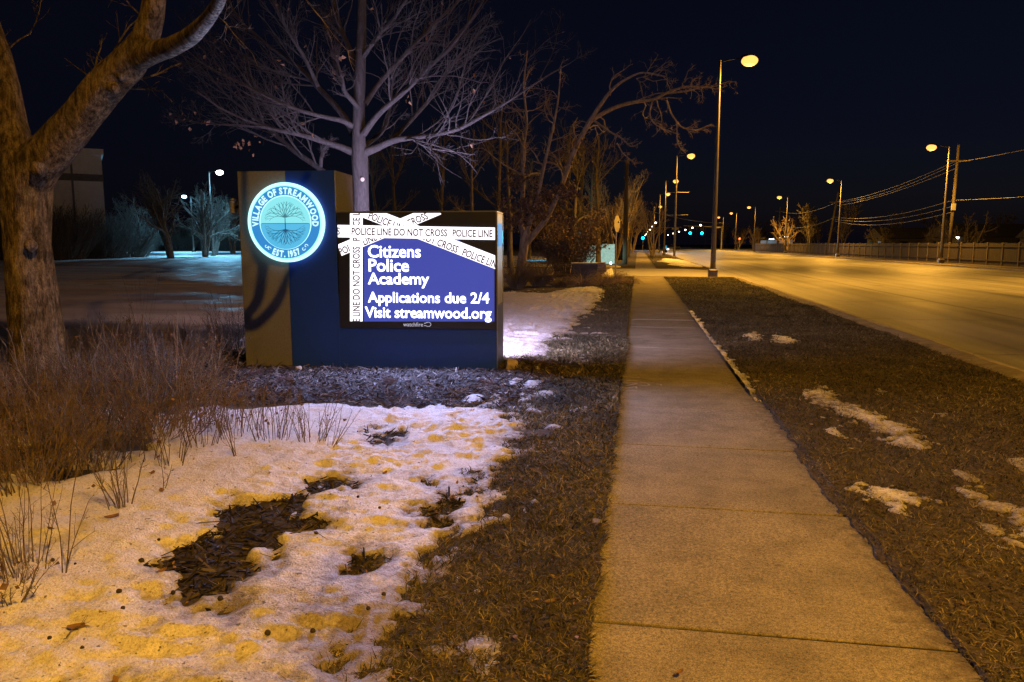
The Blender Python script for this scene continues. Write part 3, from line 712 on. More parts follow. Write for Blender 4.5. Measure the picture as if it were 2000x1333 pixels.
sign = empty('monument_sign', P0, TH)
tag(sign, 'dark blue and tan monument sign with lit round seal and glowing message screen', 'sign')
TL, TR, TOPZ, CABZ, DEP = -3.245, -1.985, 2.545, 2.04, .70
mid = sp(564, 500)[0]
MB().bbox(TL, TR, .02, DEP, -.25, TOPZ, .012).build('tower', M['stucco'], sign)
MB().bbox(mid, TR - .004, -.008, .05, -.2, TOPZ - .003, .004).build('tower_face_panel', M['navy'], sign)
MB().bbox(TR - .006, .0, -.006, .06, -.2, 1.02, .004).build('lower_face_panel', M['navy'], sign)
cabm = MB(); cabm.bbox(TR + .004, -.004, .012, DEP - .04, -.2, CABZ - .01, .006)
cab = cabm.build('cabinet', M['navy_dark'], sign)
MB().bbox(TR - .004, .006, .0, DEP - .03, CABZ - .012, CABZ + .008, .003).build('cabinet_top', M['steel'], sign)
MB().bbox(-.003, .004, .05, DEP - .06, .9, CABZ - .015, .002).bbox(-.004, .010, .02, .05, -.1, CABZ - .015, .003).bbox(-.004, .010, DEP - .075, DEP - .04, -.1, CABZ - .015, .003).build('end_panel', M['steel'], sign)
MB().bbox(.0045, .008, .13, DEP - .14, 1.62, 1.90, .001).build('reflection_glow', M['reflection_glow'], sign)  # glowing strips stand in for a cyan reflection on the polished end
MB().bbox(.0085, .012, DEP - .15, DEP - .10, 1.66, 1.82, .001).build('reflection_glow', M['reflection_cyan'], sign)
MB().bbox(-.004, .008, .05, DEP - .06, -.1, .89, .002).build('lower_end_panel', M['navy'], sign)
# screen
R0 = (sp(663, 500)[0], sp(967.5, 500)[0], sp(800, 628.5)[1], sp(800, 417)[1])
scr = MB().bbox(R0[0] - .008, R0[1] + .01, -.022, .012, R0[2] - .085, R0[3] + .012, .004).build('screen', M['navy_dark'], sign)
field = [sp(x, y) for x, y in ((712, 470), (750, 466), (895, 468), (966, 527), (966, 628), (712, 628))]
MB().add([(p[0], -.0235, p[1]) for p in field], [[list(range(len(field)))]]).build('lit_blue_field', M['led_blue'], scr)
tapes = [('D1', (664, 489.5), (858, 408.5), 23.0, [(664, 493)]), ('D2', (690, 404.5), (975, 515.5), 24.5, [(722, 421), (905, 492)]),
         ('V', (697.5, 640), (697.5, 410), 24.5, [(697.5, 668), (697.5, 471)]), ('H', (655, 451.8), (975, 457.2), 24.0, [(480, 448.8), (688.5, 452.4), (885, 455.7)])]
PH, PF = text_mesh('POLICE LINE DO NOT CROSS', .022)
plo, phi = PH.min(0), PH.max(0)
for k, (nm, a, b_, w, starts) in enumerate(tapes):
    y = -.026 - k * .0036; d = np.array(b_, float) - a; L = np.hypot(*d); d /= L; nrm = np.array([d[1], -d[0]])
    if nrm[1] > 0: nrm = -nrm                                      # "up" on the tape as seen in the photograph
    if nm == 'V': nrm = np.array([-1.0, 0])
    q = [np.array(a) - nrm * w / 2, np.array(b_) - nrm * w / 2, np.array(b_) + nrm * w / 2, np.array(a) + nrm * w / 2]
    P = clip_rect([sp(*p) for p in q], R0)
    t = MB().add([(p[0], y, p[1]) for p in P], [[list(range(len(P)))]]).build('tape_banner', M['led_white'], scr)
    for s_ in starts:
        tm = MB()
        Vp = PH.copy(); uu = (Vp[:, 0] - plo[0]) / (phi[0] - plo[0]) * 186; vv = ((Vp[:, 1] - plo[1]) / (phi[1] - plo[1]) - .5) * 14.5
        px = np.array(s_)[None] + d[None] * uu[:, None] + nrm[None] * vv[:, None]
        Vs = np.array([sp(*p) for p in px])
        add_clipped(tm, Vs, PF, R0, y - .0018)
        if tm.n: tm.build('tape_lettering', M['led_dark'], scr)
msg = MB()
for body, x0, x1, y0, y1 in (('Citizens', 719.5, 822.5, 479, 503.5), ('Police', 721, 799.5, 506, 531), ('Academy', 719.5, 839, 533, 562.5),
                             ('Applications due 2/4', 719.5, 956, 570, 597.5), ('Visit streamwood.org', 714, 960.5, 599, 627)):
    V, F = fit_text(body, sp(x0, y0)[0], sp(x1, y0)[0], sp(x0, y1)[1], sp(x0, y0)[1], .016); flat(msg, V, F, -.030)
msg.build('message_lettering', M['led_blue_text'], scr)
wm = MB(); V, F = fit_text('watchfire', sp(788.5, 633)[0], sp(827, 633)[0], sp(800, 637.6)[1], sp(800, 629.6)[1], .0); flat(wm, V, F, -.0245)
c0 = sp(837, 633.6); e0 = sp(842.5, 633.6); rr = e0[0] - c0[0]
an = np.linspace(-2.5, 2.5, 18); pts = [(sp(829, 636)[0], -.0245, sp(829, 636)[1])] + [(c0[0] + rr * math.cos(t), -.0245, c0[1] + rr * .75 * math.sin(t)) for t in an] + [(sp(829, 631.5)[0], -.0245, sp(829, 631.5)[1])]
wm.tubes(np.array(pts), np.full(len(pts), .0028), 4); wm.build('maker_lettering', M['white_print'], scr)
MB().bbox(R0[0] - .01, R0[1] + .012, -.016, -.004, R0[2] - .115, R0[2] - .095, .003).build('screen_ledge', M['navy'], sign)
# the rear face carries a second screen (its light falls on the snow and the walk beyond)
MB().bbox(R0[0], R0[1], DEP - .045, DEP - .03, R0[2], R0[3], .004).build('rear_screen', M['navy_dark'], sign)
MB().box(R0[0] + .12, R0[1] - .12, DEP - .031, DEP - .026, R0[2] + .3, R0[3] - .2).build('rear_lit_field', M['led_rear'], sign)
for iu in range(5):
    for iz in range(3):
        l = bpy.data.lights.new('led_module', 'SPOT'); l.energy = LED_W / 15; l.color = LED_COL; l.shadow_soft_size = 0.0; l.spot_size = math.radians(178); l.spot_blend = .6
        o = bpy.data.objects.new('led_module', l); COL.objects.link(o); o.parent = sign
        o.location = (R0[0] + .2 + iu * .37, -.045, R0[2] + .2 + iz * .38); o.rotation_euler = (math.radians(-79), 0, 0)
for iu in range(4):
    for iz in range(3):
        l = bpy.data.lights.new('led_module', 'SPOT'); l.energy = LED_W * 2.2 / 12; l.color = (.62, .56, 1.0); l.shadow_soft_size = .05; l.spot_size = math.radians(170); l.spot_blend = .95
        o = bpy.data.objects.new('led_module', l); COL.objects.link(o); o.parent = sign
        o.location = (R0[0] + .3 + iu * .4, DEP + .01, R0[2] + .3 + iz * .3); o.rotation_euler = (math.radians(85), 0, 0)
# round seal
su, sz_ = sp(562, 435.3); SR = .487
def disc(r, y, h, n=72): return MB().lathe([(r, 0), (r, h)], (su, y, sz_), n, 'y')
seal = MB().lathe([(SR - .008, 0), (SR, .01), (SR, .055), (SR - .006, .064), (SR - .03, .064), (SR - .036, .058)], (su, -.008, sz_), 80, 'y').build('seal', M['seal_rim'], sign)
MB().lathe([(SR - .037, .0), (SR - .037, .060)], (su, -.008, sz_), 72, 'y').build('seal_field', M['seal_light'], seal)
MB().lathe([(SR * .90, .0), (SR * .90, .064)], (su, -.008, sz_), 72, 'y').build('seal_ring', M['seal_blue'], seal)
MB().lathe([(SR * .678, .0), (SR * .678, .066)], (su, -.008, sz_), 72, 'y').build('inner_rim', M['seal_rim'], seal)
MB().lathe([(SR * .655, .0), (SR * .655, .068)], (su, -.008, sz_), 72, 'y').build('upper_face', M['seal_face'], seal)
low = MB(); aa = np.linspace(math.pi, 2 * math.pi, 40); low.add([(su + SR * .655 * math.cos(t), -.0775, sz_ - .012 + (SR * .645) * math.sin(t)) for t in aa], [[list(range(40))]]); low.build('lower_face', M['seal_low'], seal)
let = MB()
def arc_text(mb, body, a0, a1, rbase, h, wscale=1.0, bottom=False):
    adv = []; tot = 0
    for ch in body:
        if ch == ' ': w = .34
        else:
            V, F = text_mesh(ch, .05); w = V[:, 0].max() - V[:, 0].min() + .11
        adv.append(w); tot += w
    pos = 0
    for ch, w in zip(body, adv):
        a = math.radians(a0 + (a1 - a0) * (pos + w / 2) / tot); pos += w
        if ch == ' ': continue
        V, F = text_mesh(ch, .05); V = V.copy(); V[:, 0] -= (V[:, 0].max() + V[:, 0].min()) / 2
        cap = .72; V[:, 1] = V[:, 1] / cap * h
        V[:, 0] *= abs(math.radians(a1 - a0)) * (rbase + h / 2) / tot
        if not bottom:
            ex = np.array([math.sin(a), -math.cos(a)]); ey = np.array([math.cos(a), math.sin(a)]); r = rbase
        else:
            ex = np.array([-math.sin(a), math.cos(a)]); ey = -np.array([math.cos(a), math.sin(a)]); r = rbase + h
        W_ = np.array([su, sz_]) + np.array([math.cos(a), math.sin(a)]) * r + V[:, :1] * ex + V[:, 1:2] * ey
        flat(mb, W_, F, -.078)
arc_text(let, 'VILLAGE OF STREAMWOOD', 188, -8, SR * .712, SR * .155)
let.build('seal_lettering', M['seal_white'], seal); let = MB()
arc_text(let, 'EST. 1957', 243, 297, SR * .712, SR * .155, bottom=True)
let.build('seal_lettering', M['seal_white'], seal)
for sgn in (-1, 1):
    orn = MB()
    ca = math.radians(270 + sgn * 38); c_ = np.array([su + SR * .79 * math.cos(ca), sz_ + SR * .79 * math.sin(ca)])
    for q in (-1, 1):
        t = np.linspace(0, 4.8, 12); rr = np.linspace(.032, .010, 12)
        c2 = c_ + np.array([q * .022 * abs(math.sin(ca)), q * sgn * .016])
        orn.tubes(np.stack([c2[0] + rr * np.cos(t * q) * .8, np.full(12, -.078), c2[1] + rr * np.sin(t * q) * .8], 1), np.full(12, .0045), 4)
    orn.build('seal_flourish', M['seal_white'], seal)
def emblem(up, seed):
    rng = np.random.default_rng(seed); mb = MB(); z0 = sz_ - .012
    def seg(a, b, w0, w1):
        d = b - a; n = np.array([-d[1], d[0]]); n /= np.linalg.norm(n) + 1e-9; y = -.0795
        mb.add([(a[0] - n[0] * w0, y, a[1] - n[1] * w0), (b[0] - n[0] * w1, y, b[1] - n[1] * w1), (b[0] + n[0] * w1, y, b[1] + n[1] * w1), (a[0] + n[0] * w0, y, a[1] + n[1] * w0)], [[(0, 1, 2, 3)]])
    def rec(p, ang, L, w, lev):
        e = p + np.array([math.cos(ang), math.sin(ang)]) * L
        q = e - np.array([su, z0]); R_ = SR * .56
        if np.hypot(*q) > R_ or q[1] * up < .02: return
        seg(p, e, w * 1.15, w * .9)
        if lev == 0: return
        for s_ in (-1, 1):
            rec(e, ang + s_ * rng.uniform(.22, .42), L * rng.uniform(.72, .86), w * .72, lev - 1)
    base = np.array([su, z0]); t0 = base + np.array([0, up * SR * .15])
    seg(base, t0, .0065, .0055)
    for a in (12, 30, 52, 74, 90, 106, 128, 150, 168): rec(t0, math.radians(a) * up, SR * (.165 if up > 0 else .155), .0044, 5)
    return mb
emblem(1, 3).build('tree_emblem', M['seal_line'], seal)
emblem(-1, 5).build('root_emblem', M['seal_root'], seal)
MB().box(su - SR * .62, su + SR * .62, -.0795, -.077, sz_ - .016, sz_ - .009).build('horizon_line', M['seal_root'], seal)
# louvred temperature sensor beside the tower
tu, tz = sp(455, 404, -.3); sens = MB(); 
for k in range(9): sens.lathe([(.030, 0), (.052, .004), (.050, .010), (.030, .012)], (tu, .33, tz - .085 + k * .0175), 16)
sens.lathe([(.025, 0), (.045, .01), (.02, .03)], (tu, .33, tz + .075), 14)
sens.build('temperature_sensor', M['sensor'], sign)
MB().box(tu + .03, TL + .02, .30, .36, tz - .02, tz + .01).bbox(TL - .09, TL + .01, .27, .40, tz - .09, tz + .08, .006).build('sensor_bracket', M['navy_dark'], sign)

# ================================================================== STREET LAMPS
def lamp_light(name, loc, power, col, parent, r=.08):
    l = bpy.data.lights.new(name, 'SPOT'); l.energy = power; l.color = col; l.shadow_soft_size = r; l.spot_size = math.radians(152); l.spot_blend = .75
    o = bpy.data.objects.new(name, l); COL.objects.link(o); o.parent = parent; o.location = loc
    power = power * .23; loc = (loc[0], loc[1], loc[2] + .02)
    l = bpy.data.lights.new(name, 'POINT'); l.energy = power; l.color = col; l.shadow_soft_size = r
    o = bpy.data.objects.new(name, l); COL.objects.link(o); o.parent = parent; o.location = loc; return o
def make_lamp(h, lens_mat, col, power, arm=1.22):
    root = empty('street_lamp', (0, 0, 0))
    MB().bbox(-.23, .23, -.23, .23, -.05, .34, .05, 3).bbox(-.17, .17, -.17, .17, .33, .42, .03).build('base', M['pole'], root)
    zz = np.linspace(.35, h, 12); MB().tubes(np.stack([zz * 0, zz * 0, zz], 1), np.linspace(.135, .05, 12), 16, True).build('pole', M['pole'], root, smooth=True)
    MB().bbox(-.09, .09, -.145, -.11, .7, 1.1, .01).build('hand_hole_cover', M['pole'], root)
    t = np.linspace(0, 1, 9); MB().tubes(np.stack([t * arm, t * 0, h - .12 + .16 * np.sin(t * 1.9)], 1), np.linspace(.026, .02, 9), 8, True).build('arm', M['arm_black'], root, smooth=True)
    hm = MB(); bm = bmesh.new(); bmesh.ops.create_uvsphere(bm, u_segments=20, v_segments=12, radius=1)
    for v in bm.verts:
        v.co = Vector((arm + .06 + v.co.x * .30, v.co.y * .17, h + .11 + max(v.co.z, -.3) * .10))
    hd = hm.bm(bm).build('lamp_head', M['arm_black'], root, smooth=True)
    bm = bmesh.new(); bmesh.ops.create_uvsphere(bm, u_segments=18, v_segments=10, radius=1)
    for v in bm.verts: v.co = Vector((arm + .18 + v.co.x * .40, v.co.y * .30, h - .10 + v.co.z * .26))
    MB().bm(bm).build('lens', lens_mat, hd, smooth=True)
    if power: lamp_light('bulb', (arm + .18, 0, h - .46), power, col, root)
    return root
left = make_lamp(10.62, M['lens'], SODIUM, LAMP_W)
right = make_lamp(float(apt(1852, 285, 68.7)[2]) - .05, M['lens'], SODIUM, LAMP_W)
LEFT = [(3.8, 39.0, 'nearest tall street lamp, standing on the turf beside the driveway'), (3.75, 79, 'second tall street lamp along the near kerb, past the driveway'),
        (3.75, 110, 'third street lamp along the near kerb'), (3.75, 138, 'fourth street lamp along the near kerb, its light close to the third'), (3.75, 184, 'fifth and smallest street lamp along the near kerb')]
RIGHT = [(25.6, 68.7, 'street lamp across the road beside a wooden utility pole, nearest of its row'), (25.6, 102.2, 'second street lamp across the road, in front of the board fence'),
         (25.6, 137, 'third street lamp across the road, in front of the round bare tree'), (25.6, 173, 'fourth street lamp across the road, past the round bare tree'),
         (25.6, 205, 'fifth street lamp across the road, beside the signal mast'), (25.6, 236, 'sixth and farthest street lamp across the road')]
def place_lamps(proto, rows, rz, group):
    for i, (x, y, lab) in enumerate(rows):
        o = proto if i == 0 else copy_tree(proto)
        o.location = (x, y, .02); o.rotation_euler = (0, 0, rz); tag(o, lab, 'street lamp', group)
place_lamps(left, LEFT, 0, 'street lamps along the near kerb')
place_lamps(right, RIGHT, math.pi, 'street lamps across the road')
for proto, x, y, rz, lab in ((left, 3.6, -3.3, 0, 'street lamp behind the viewer, lighting the near snow'), (right, 25.6, 34, math.pi, 'street lamp across the road, outside the right edge')):
    o = copy_tree(proto); o.location = (x, y, .02); o.rotation_euler = (0, 0, rz); tag(o, lab, 'street lamp', 'street lamps out of view')
    for ch in o.children:
        if ch.type == 'LIGHT' and y < 0: ch.data = ch.data.copy(); ch.data.energy *= .80
# crossbars for banners on the second lamp
for z in (4.6, 6.9): MB().tubes(np.array([[-1.1, 0, z], [1.3, 0, z]]), np.array([.02, .02]), 6, True).build('banner_bar', M['galv'], bpy.data.objects['street_lamp.002'] if False else [o for o in bpy.data.objects if o.get('label') == LEFT[1][2]][0])
cool = make_lamp(9.2, M['lens_cool'], COOL, COOL_W, 1.0)
gA = gpt(417, 507); gB = gpt(379, 497)
for o, g, rz, lab in ((cool, gA, .1, 'taller white-blue lamp on a slim pole, nearer the sign'), (copy_tree(cool), gB, math.pi, 'smaller white-blue lamp farther back, left of the nearer one')):
    o.location = (g[0], g[1], .1); o.rotation_euler = (0, 0, rz); tag(o, lab, 'street lamp', 'cool white lamps on the snowy ground')
    o.name = 'area_lamp'

# ================================================================== TREES
def sub(P, base): return P - np.asarray(base)[None, None]
class Tree:
    def __init__(s, base): s.base = np.array(base, float); s.tr = MB(); s.cr = MB(); s.parts = []
    def limb(s, P, R, sides=10, K=None, trunk=False):
        P, R = resample(P, R, K or max(6, len(P) * 3)); (s.tr if trunk else s.cr).tubes(P - s.base, R, sides, False); return P, R
    def twigs(s, P, R, sides=3): s.cr.tubes(P - s.base, R, sides)
def px_path(pts, Y):
    """pts: (x, y, dY, radius_px) -> world polyline"""
    P = []; R = []
    for x, y, dy, r in pts:
        q = apt(x, y, Y + dy); P.append(q); R.append(r / F_PX * (Y + dy))
    return np.array(P), np.array(R)
def stack(limbs, K=9):
    Ps = []; Rs = []
    for P, R in limbs:
        p, r = resample(P, R, K); Ps.append(p); Rs.append(r)
    return np.array(Ps), np.array(Rs)
def lengths(P): return np.linalg.norm(np.diff(P, axis=1), axis=2).sum(1)

# --- big furrowed tree at the left edge
Y1 = 7.85
rng = np.random.default_rng(11)
b1 = apt(80, 770, Y1); tree = empty('furrowed_tree', (b1[0], b1[1], 0)); tag(tree, 'big thick furrowed tree forking low, in the brush at the left edge', 'tree')
T = Tree((b1[0], b1[1], 0))
def gnarly(P, R, sides, K, seed, amp=.10):
    P, R = resample(P, R, K); V, Q = tubes(P[None], R[None], sides)
    C = np.repeat(P, sides, 0); ang = np.tile(np.arange(sides) / sides * 2 * math.pi, len(P)); t = np.repeat(np.linspace(0, 1, len(P)), sides)
    Ln = np.linalg.norm(np.diff(P, axis=0), axis=1).sum()
    u = np.cos(ang) * 1.4; w = np.sin(ang) * 1.4
    n = fbm(u + t * Ln * 1.1, w + t * Ln * 1.3, seed, 3) * amp
    rid = np.abs(fbm(np.cos(ang) * 5 + t * Ln * .9, np.sin(ang) * 5 + t * Ln * 1.6, seed + 5, 3))
    n = n + (rid - .2) * .10
    return C + (V - C) * (1 + n)[:, None], Q, P, R
lim = [
 ([(84, 770, 0, 78), (80, 735, 0, 62), (75, 690, 0, 54), (68, 620, 0, 51), (60, 540, 0, 49), (54, 470, 0, 48), (51, 400, 0, 49), (52, 345, 0, 52), (50, 300, .02, 44)], 64, 150, True),
 ([(48, 375, 0, 44), (72, 325, -.02, 45), (110, 283, -.05, 41), (158, 228, -.1, 37), (205, 170, -.15, 36), (250, 125, -.2, 34), (281, 80, -.25, 27), (296, 35, -.3, 23), (302, -10, -.35, 21), (306, -90, -.4, 18), (330, -200, -.3, 14)], 48, 150, False),
 ([(50, 380, 0, 42), (34, 320, .05, 40), (24, 250, .1, 31), (16, 180, .1, 25), (2, 110, .15, 21), (-22, 40, .2, 19), (-60, -60, .3, 16)], 48, 100, False),
 ([(262, 122, -.2, 22), (295, 103, -.35, 22), (335, 92, -.6, 19), (372, 72, -.9, 17), (402, 42, -1.3, 14), (424, 12, -1.7, 12), (440, -30, -2.1, 12), (500, -110, -2.7, 14), (615, -125, -2.85, 15), (722, -70, -2.85, 14), (790, -150, -2.85, 12), (830, -260, -2.9, 9)], 32, 80, False),
 ([(500, -105, -2.7, 12), (480, -260, -3.0, 12), (490, -420, -3.3, 9)], 16, 30, False), ([(690, -85, -2.85, 12), (738, -150, -2.85, 13), (752, -240, -2.85, 12), (800, -360, -2.85, 11), (880, -520, -2.85, 8)], 16, 40, False), ([(752, -235, -2.85, 9), (700, -330, -2.8, 8), (690, -460, -2.7, 6)], 12, 24, False), ([(450, -50, -2.25, 11), (440, -160, -2.4, 11), (380, -300, -2.4, 8)], 16, 30, False)]  # unseen outer limbs, shaped to throw branch shadows on the sign tower
limbs1 = []
for i, (pts, sd, K, trk) in enumerate(lim):
    P, R = px_path(pts, Y1); V, Q, P, R = gnarly(P, R, sd, K, 200 + i)
    (T.tr if trk else T.cr).add(V - T.base, [Q]); limbs1.append((P, R))
for q, r in (((223, 172), .07), ((236, 148), .05), ((75, 330), .09), ((285, 118), .06), ((60, 480), .07)):   # burls and knots
    c = apt(*q, Y1 - .18 - (.12 if q[0] > 200 else .1)); bm = bmesh.new(); bmesh.ops.create_icosphere(bm, subdivisions=3, radius=r)
    for v in bm.verts: v.co = v.co * (1 + .25 * float(fbm(v.co.x * 30 + q[0], v.co.y * 30 + v.co.z * 20, 4, 2))) + Vector(c - T.base)
    T.cr.bm(bm)
Pm, Rm = stack(limbs1[1:4], 12)
c1, r1, l1 = offshoots(Pm, Rm, 7, 1.5, rng, .35, 1, (35, 75), 7, .09, .003, .2, .16); T.twigs(c1, r1, 5)
c2, r2, l2 = offshoots(c1, r1, 6, l1 * .5, rng, .2, 1, (25, 60), 5, .6, .0028, .1, .15); T.twigs(c2, r2, 3)
c3, r3, l3 = offshoots(c2, r2, 3, l2 * .5, rng, .2, 1, (25, 60), 4, .6, .0022, .05, .15); T.twigs(c3, r3, 3)
T.tr.build('trunk', M['bark'], tree, smooth=True); T.cr.build('crown', M['bark'], tree, smooth=True)

# --- pale bare shade tree standing behind the sign
Y2 = 11.9
rng = np.random.default_rng(12)
b2 = apt(706, 470, Y2); tree = empty('bare_shade_tree', (b2[0], b2[1], 0)); tag(tree, 'bare wide-spreading shade tree with a pale trunk, right behind the monument sign', 'tree')
T = Tree((b2[0], b2[1], 0))
P, R = px_path([(706, 720, 0, 24), (706, 560, 0, 18), (706, 440, 0, 16.5), (705, 370, 0, 15.5), (703, 310, 0, 17), (700, 270, 0, 13), (701, 200, 0, 12), (704, 120, 0, 10.5), (706, 50, .1, 9), (708, -30, .2, 7.5), (712, -160, .3, 5), (715, -320, .3, 2.5)], Y2)
P[0, 2] = -.1
T.limb(P, R, 14, 60, True); trunk2 = (P[3:], R[3:])
L2 = [
 [(694, 300, 0, 9), (660, 285, -.1, 7.5), (638, 279, -.2, 6.5), (590, 264, -.4, 5.2), (522, 251, -.7, 4), (482, 236, -.9, 3), (430, 212, -1.2, 2.2), (385, 180, -1.5, 1.4)],
 [(522, 251, -.7, 3), (470, 246, -.7, 2.4), (425, 243, -.6, 1.8), (380, 240, -.5, 1.2), (340, 225, -.5, .8)],
 [(703, 420, .15, 8), (660, 368, .35, 7.5), (628, 331, .5, 7), (600, 313, .6, 6.5), (574, 296, .7, 6), (538, 264, .9, 5), (500, 232, 1.1, 3.6), (440, 185, 1.3, 2.4), (390, 130, 1.5, 1.4)],
 [(626, 333, .5, 5), (627, 310, .5, 4.5), (632, 292, .5, 3), (650, 272, .5, 1.6)],
 [(690, 262, .1, 8), (680, 238, .2, 7.5), (656, 208, .3, 7), (622, 172, .5, 6), (590, 137, .7, 5.2), (550, 108, .9, 4.5), (510, 80, 1.1, 3.6), (470, 42, 1.3, 2.8), (448, 8, 1.4, 2.2), (420, -60, 1.6, 1.4)],
 [(692, 250, 0, 7), (672, 236, -.2, 6), (638, 230, -.4, 5), (582, 216, -.8, 4.2), (542, 200, -1.0, 3.6), (502, 180, -1.3, 3), (454, 156, -1.6, 2.3), (398, 128, -1.9, 1.6), (350, 85, -2.1, 1)],
 [(696, 130, .1, 6.5), (683, 96, .2, 5.5), (666, 60, .4, 4.5), (654, 20, .6, 4), (645, -40, .8, 3), (630, -120, 1, 2)],
 [(622, 172, .5, 5), (610, 145, .3, 4.6), (592, 108, .2, 4.2), (566, 68, 0, 3.6), (542, 22, -.2, 3), (522, -30, -.3, 2.2)],
 [(714, 298, 0, 10), (735, 290, 0, 8.5), (770, 273, -.1, 7.5), (800, 270, -.2, 6), (830, 267, -.4, 5.2), (870, 260, -.6, 4.6), (902, 251, -.8, 4.2), (942, 228, -1, 3.6), (998, 196, -1.3, 2.6), (1050, 160, -1.5, 1.9), (1110, 125, -1.7, 1.2)],
 [(768, 273, -.1, 6), (788, 250, .1, 5.4), (806, 232, .3, 5), (842, 192, .6, 4.2), (874, 140, .9, 3.2), (905, 100, 1.1, 2.4), (950, 50, 1.4, 1.6)],
 [(710, 262, -.1, 8), (728, 236, -.3, 7), (746, 216, -.5, 6.2), (790, 180, -.8, 5.4), (838, 132, -1.2, 4.3), (878, 96, -1.5, 3.6), (926, 32, -1.9, 2.6), (950, -10, -2.2, 2), (990, -70, -2.4, 1.3)],
 [(712, 205, 0, 7), (730, 176, .2, 6), (750, 152, .4, 5.4), (790, 108, .7, 4.6), (850, 44, 1.1, 3.2), (890, 10, 1.4, 2.5), (930, -40, 1.6, 1.8)],
 [(709, 112, 0, 5.5), (734, 76, -.3, 4.6), (770, 36, -.6, 3.6), (796, -4, -.9, 2.6), (830, -60, -1.1, 1.6)],
 [(712, 285, .1, 6), (742, 264, .3, 5), (757, 240, .5, 4.2), (764, 188, .7, 3), (770, 130, .8, 1.8)],
 [(700, 210, -.2, 6), (672, 180, -.7, 4.8), (668, 150, -1, 3.6), (655, 110, -1.3, 2.4), (640, 60, -1.5, 1.4)]]
lims = []
for pts in L2:
    P, R = px_path(pts, Y2); P, R = T.limb(P, R * .88, 8, len(pts) * 4); lims.append((P, R))
Pm, Rm = stack(lims, 14)
c1, r1, l1 = offshoots(Pm, Rm, 20, lengths(Pm) * .50, rng, .2, 1, (24, 54), 9, .40, .0030, .2, .11); T.twigs(c1, r1, 4)
c2, r2, l2 = offshoots(c1, r1, 8, l1 * .5, rng, .15, 1, (25, 55), 6, .6, .0024, .15, .14); T.twigs(c2, r2, 3)
c3, r3, l3 = offshoots(c2, r2, 3, l2 * .55, rng, .2, 1, (25, 55), 4, .6, .0019, .1, .14); T.twigs(c3, r3, 3)
T.tr.build('trunk', M['bark_grey'], tree, smooth=True); T.cr.build('crown', M['bark_grey'], tree, smooth=True)
kn = apt(708, 351, Y2 - .17); MB().lathe([(.034, 0), (.03, .012), (.012, .014)], kn - T.base, 14, 'y').build('cut_branch_scar', M['heart_wood'], tree)
pick = c2[rng.integers(0, len(c2), 46), -1]
ends = np.concatenate([pick + rng.normal(size=pick.shape) * .02, np.array([apt(*q, Y2 - .5) + rng.normal(size=3) * .08 for q in [(378, 228), (383, 232), (398, 236), (610, 250), (655, 150), (660, 148), (470, 280), (480, 283), (490, 276), (458, 274), (500, 285), (800, 185), (668, 112)] for _ in range(3)])])
V, F = leaf_quads(ends, .085, rng, .9); MB().add(V - T.base, F).build('dead_leaves', M['leaf_tan'], tree)

# --- generic bare trees
def bare_tree(seed, h, r, spread=.5, fork=.3, nb=9, lv3=True, sides=6, twig=.006, up=.35, multi=1):
    rng = np.random.default_rng(seed); tr = MB(); cr = MB(); trunks = []
    for m_ in range(multi):
        lean = rng.normal(size=2) * (.06 if multi == 1 else .22); K = 9; t = np.linspace(0, 1, K)
        P = np.stack([t * lean[0] * h + rng.normal(size=K) * h * .012, t * lean[1] * h + rng.normal(size=K) * h * .012, t * h * (.78 if multi == 1 else .7)], 1); P[0] = (0, 0, -.2); P[0, :2] += lean * .3
        R = r * (1 - .8 * t ** .8) / (1 if multi == 1 else 1.35); P, R = resample(P, R, 12); tr.tubes(P, R, 8); trunks.append((P, R))
    Pm, Rm = stack(trunks, 12)
    c1, r1, l1 = offshoots(Pm, Rm, nb, h * spread, rng, fork, 1, (28, 62), 9, .5, twig * 1.6, up, .15); cr.tubes(c1, r1, sides)
    c2, r2, l2 = offshoots(c1, r1, 7, l1 * .5, rng, .2, 1, (25, 60), 6, .6, twig, up * .6, .17); cr.tubes(c2, r2, 4)
    c3, r3, l3 = offshoots(c2, r2, 5, l2 * .5, rng, .15, 1, (25, 60), 4, .6, twig * .75, up * .3, .18); cr.tubes(c3, r3, 3)
    if lv3:
        c4, r4, l4 = offshoots(c3, r3, 3, l3 * .5, rng, .1, 1, (25, 60), 3, .6, twig * .6, .1, .2); cr.tubes(c4, r4, 3)
    return tr, cr, c3
def tree_thing(name, label, group, seed, x, y, h, r, matl, rot=0, **kw):
    o = empty(name, (x, y, 0), rot); tag(o, label, 'tree', group); tr, cr, ends = bare_tree(seed, h, r, **kw)
    tr.build('trunk', matl, o, smooth=True); cr.build('crown', matl, o, smooth=True); return o, ends
def tree_copy(src, label, x, y, rz, sc=1.0):
    o = copy_tree(src); o.location = (x, y, 0); o.rotation_euler = (0, 0, rz); o.scale = (sc, sc, sc); o['label'] = label; return o

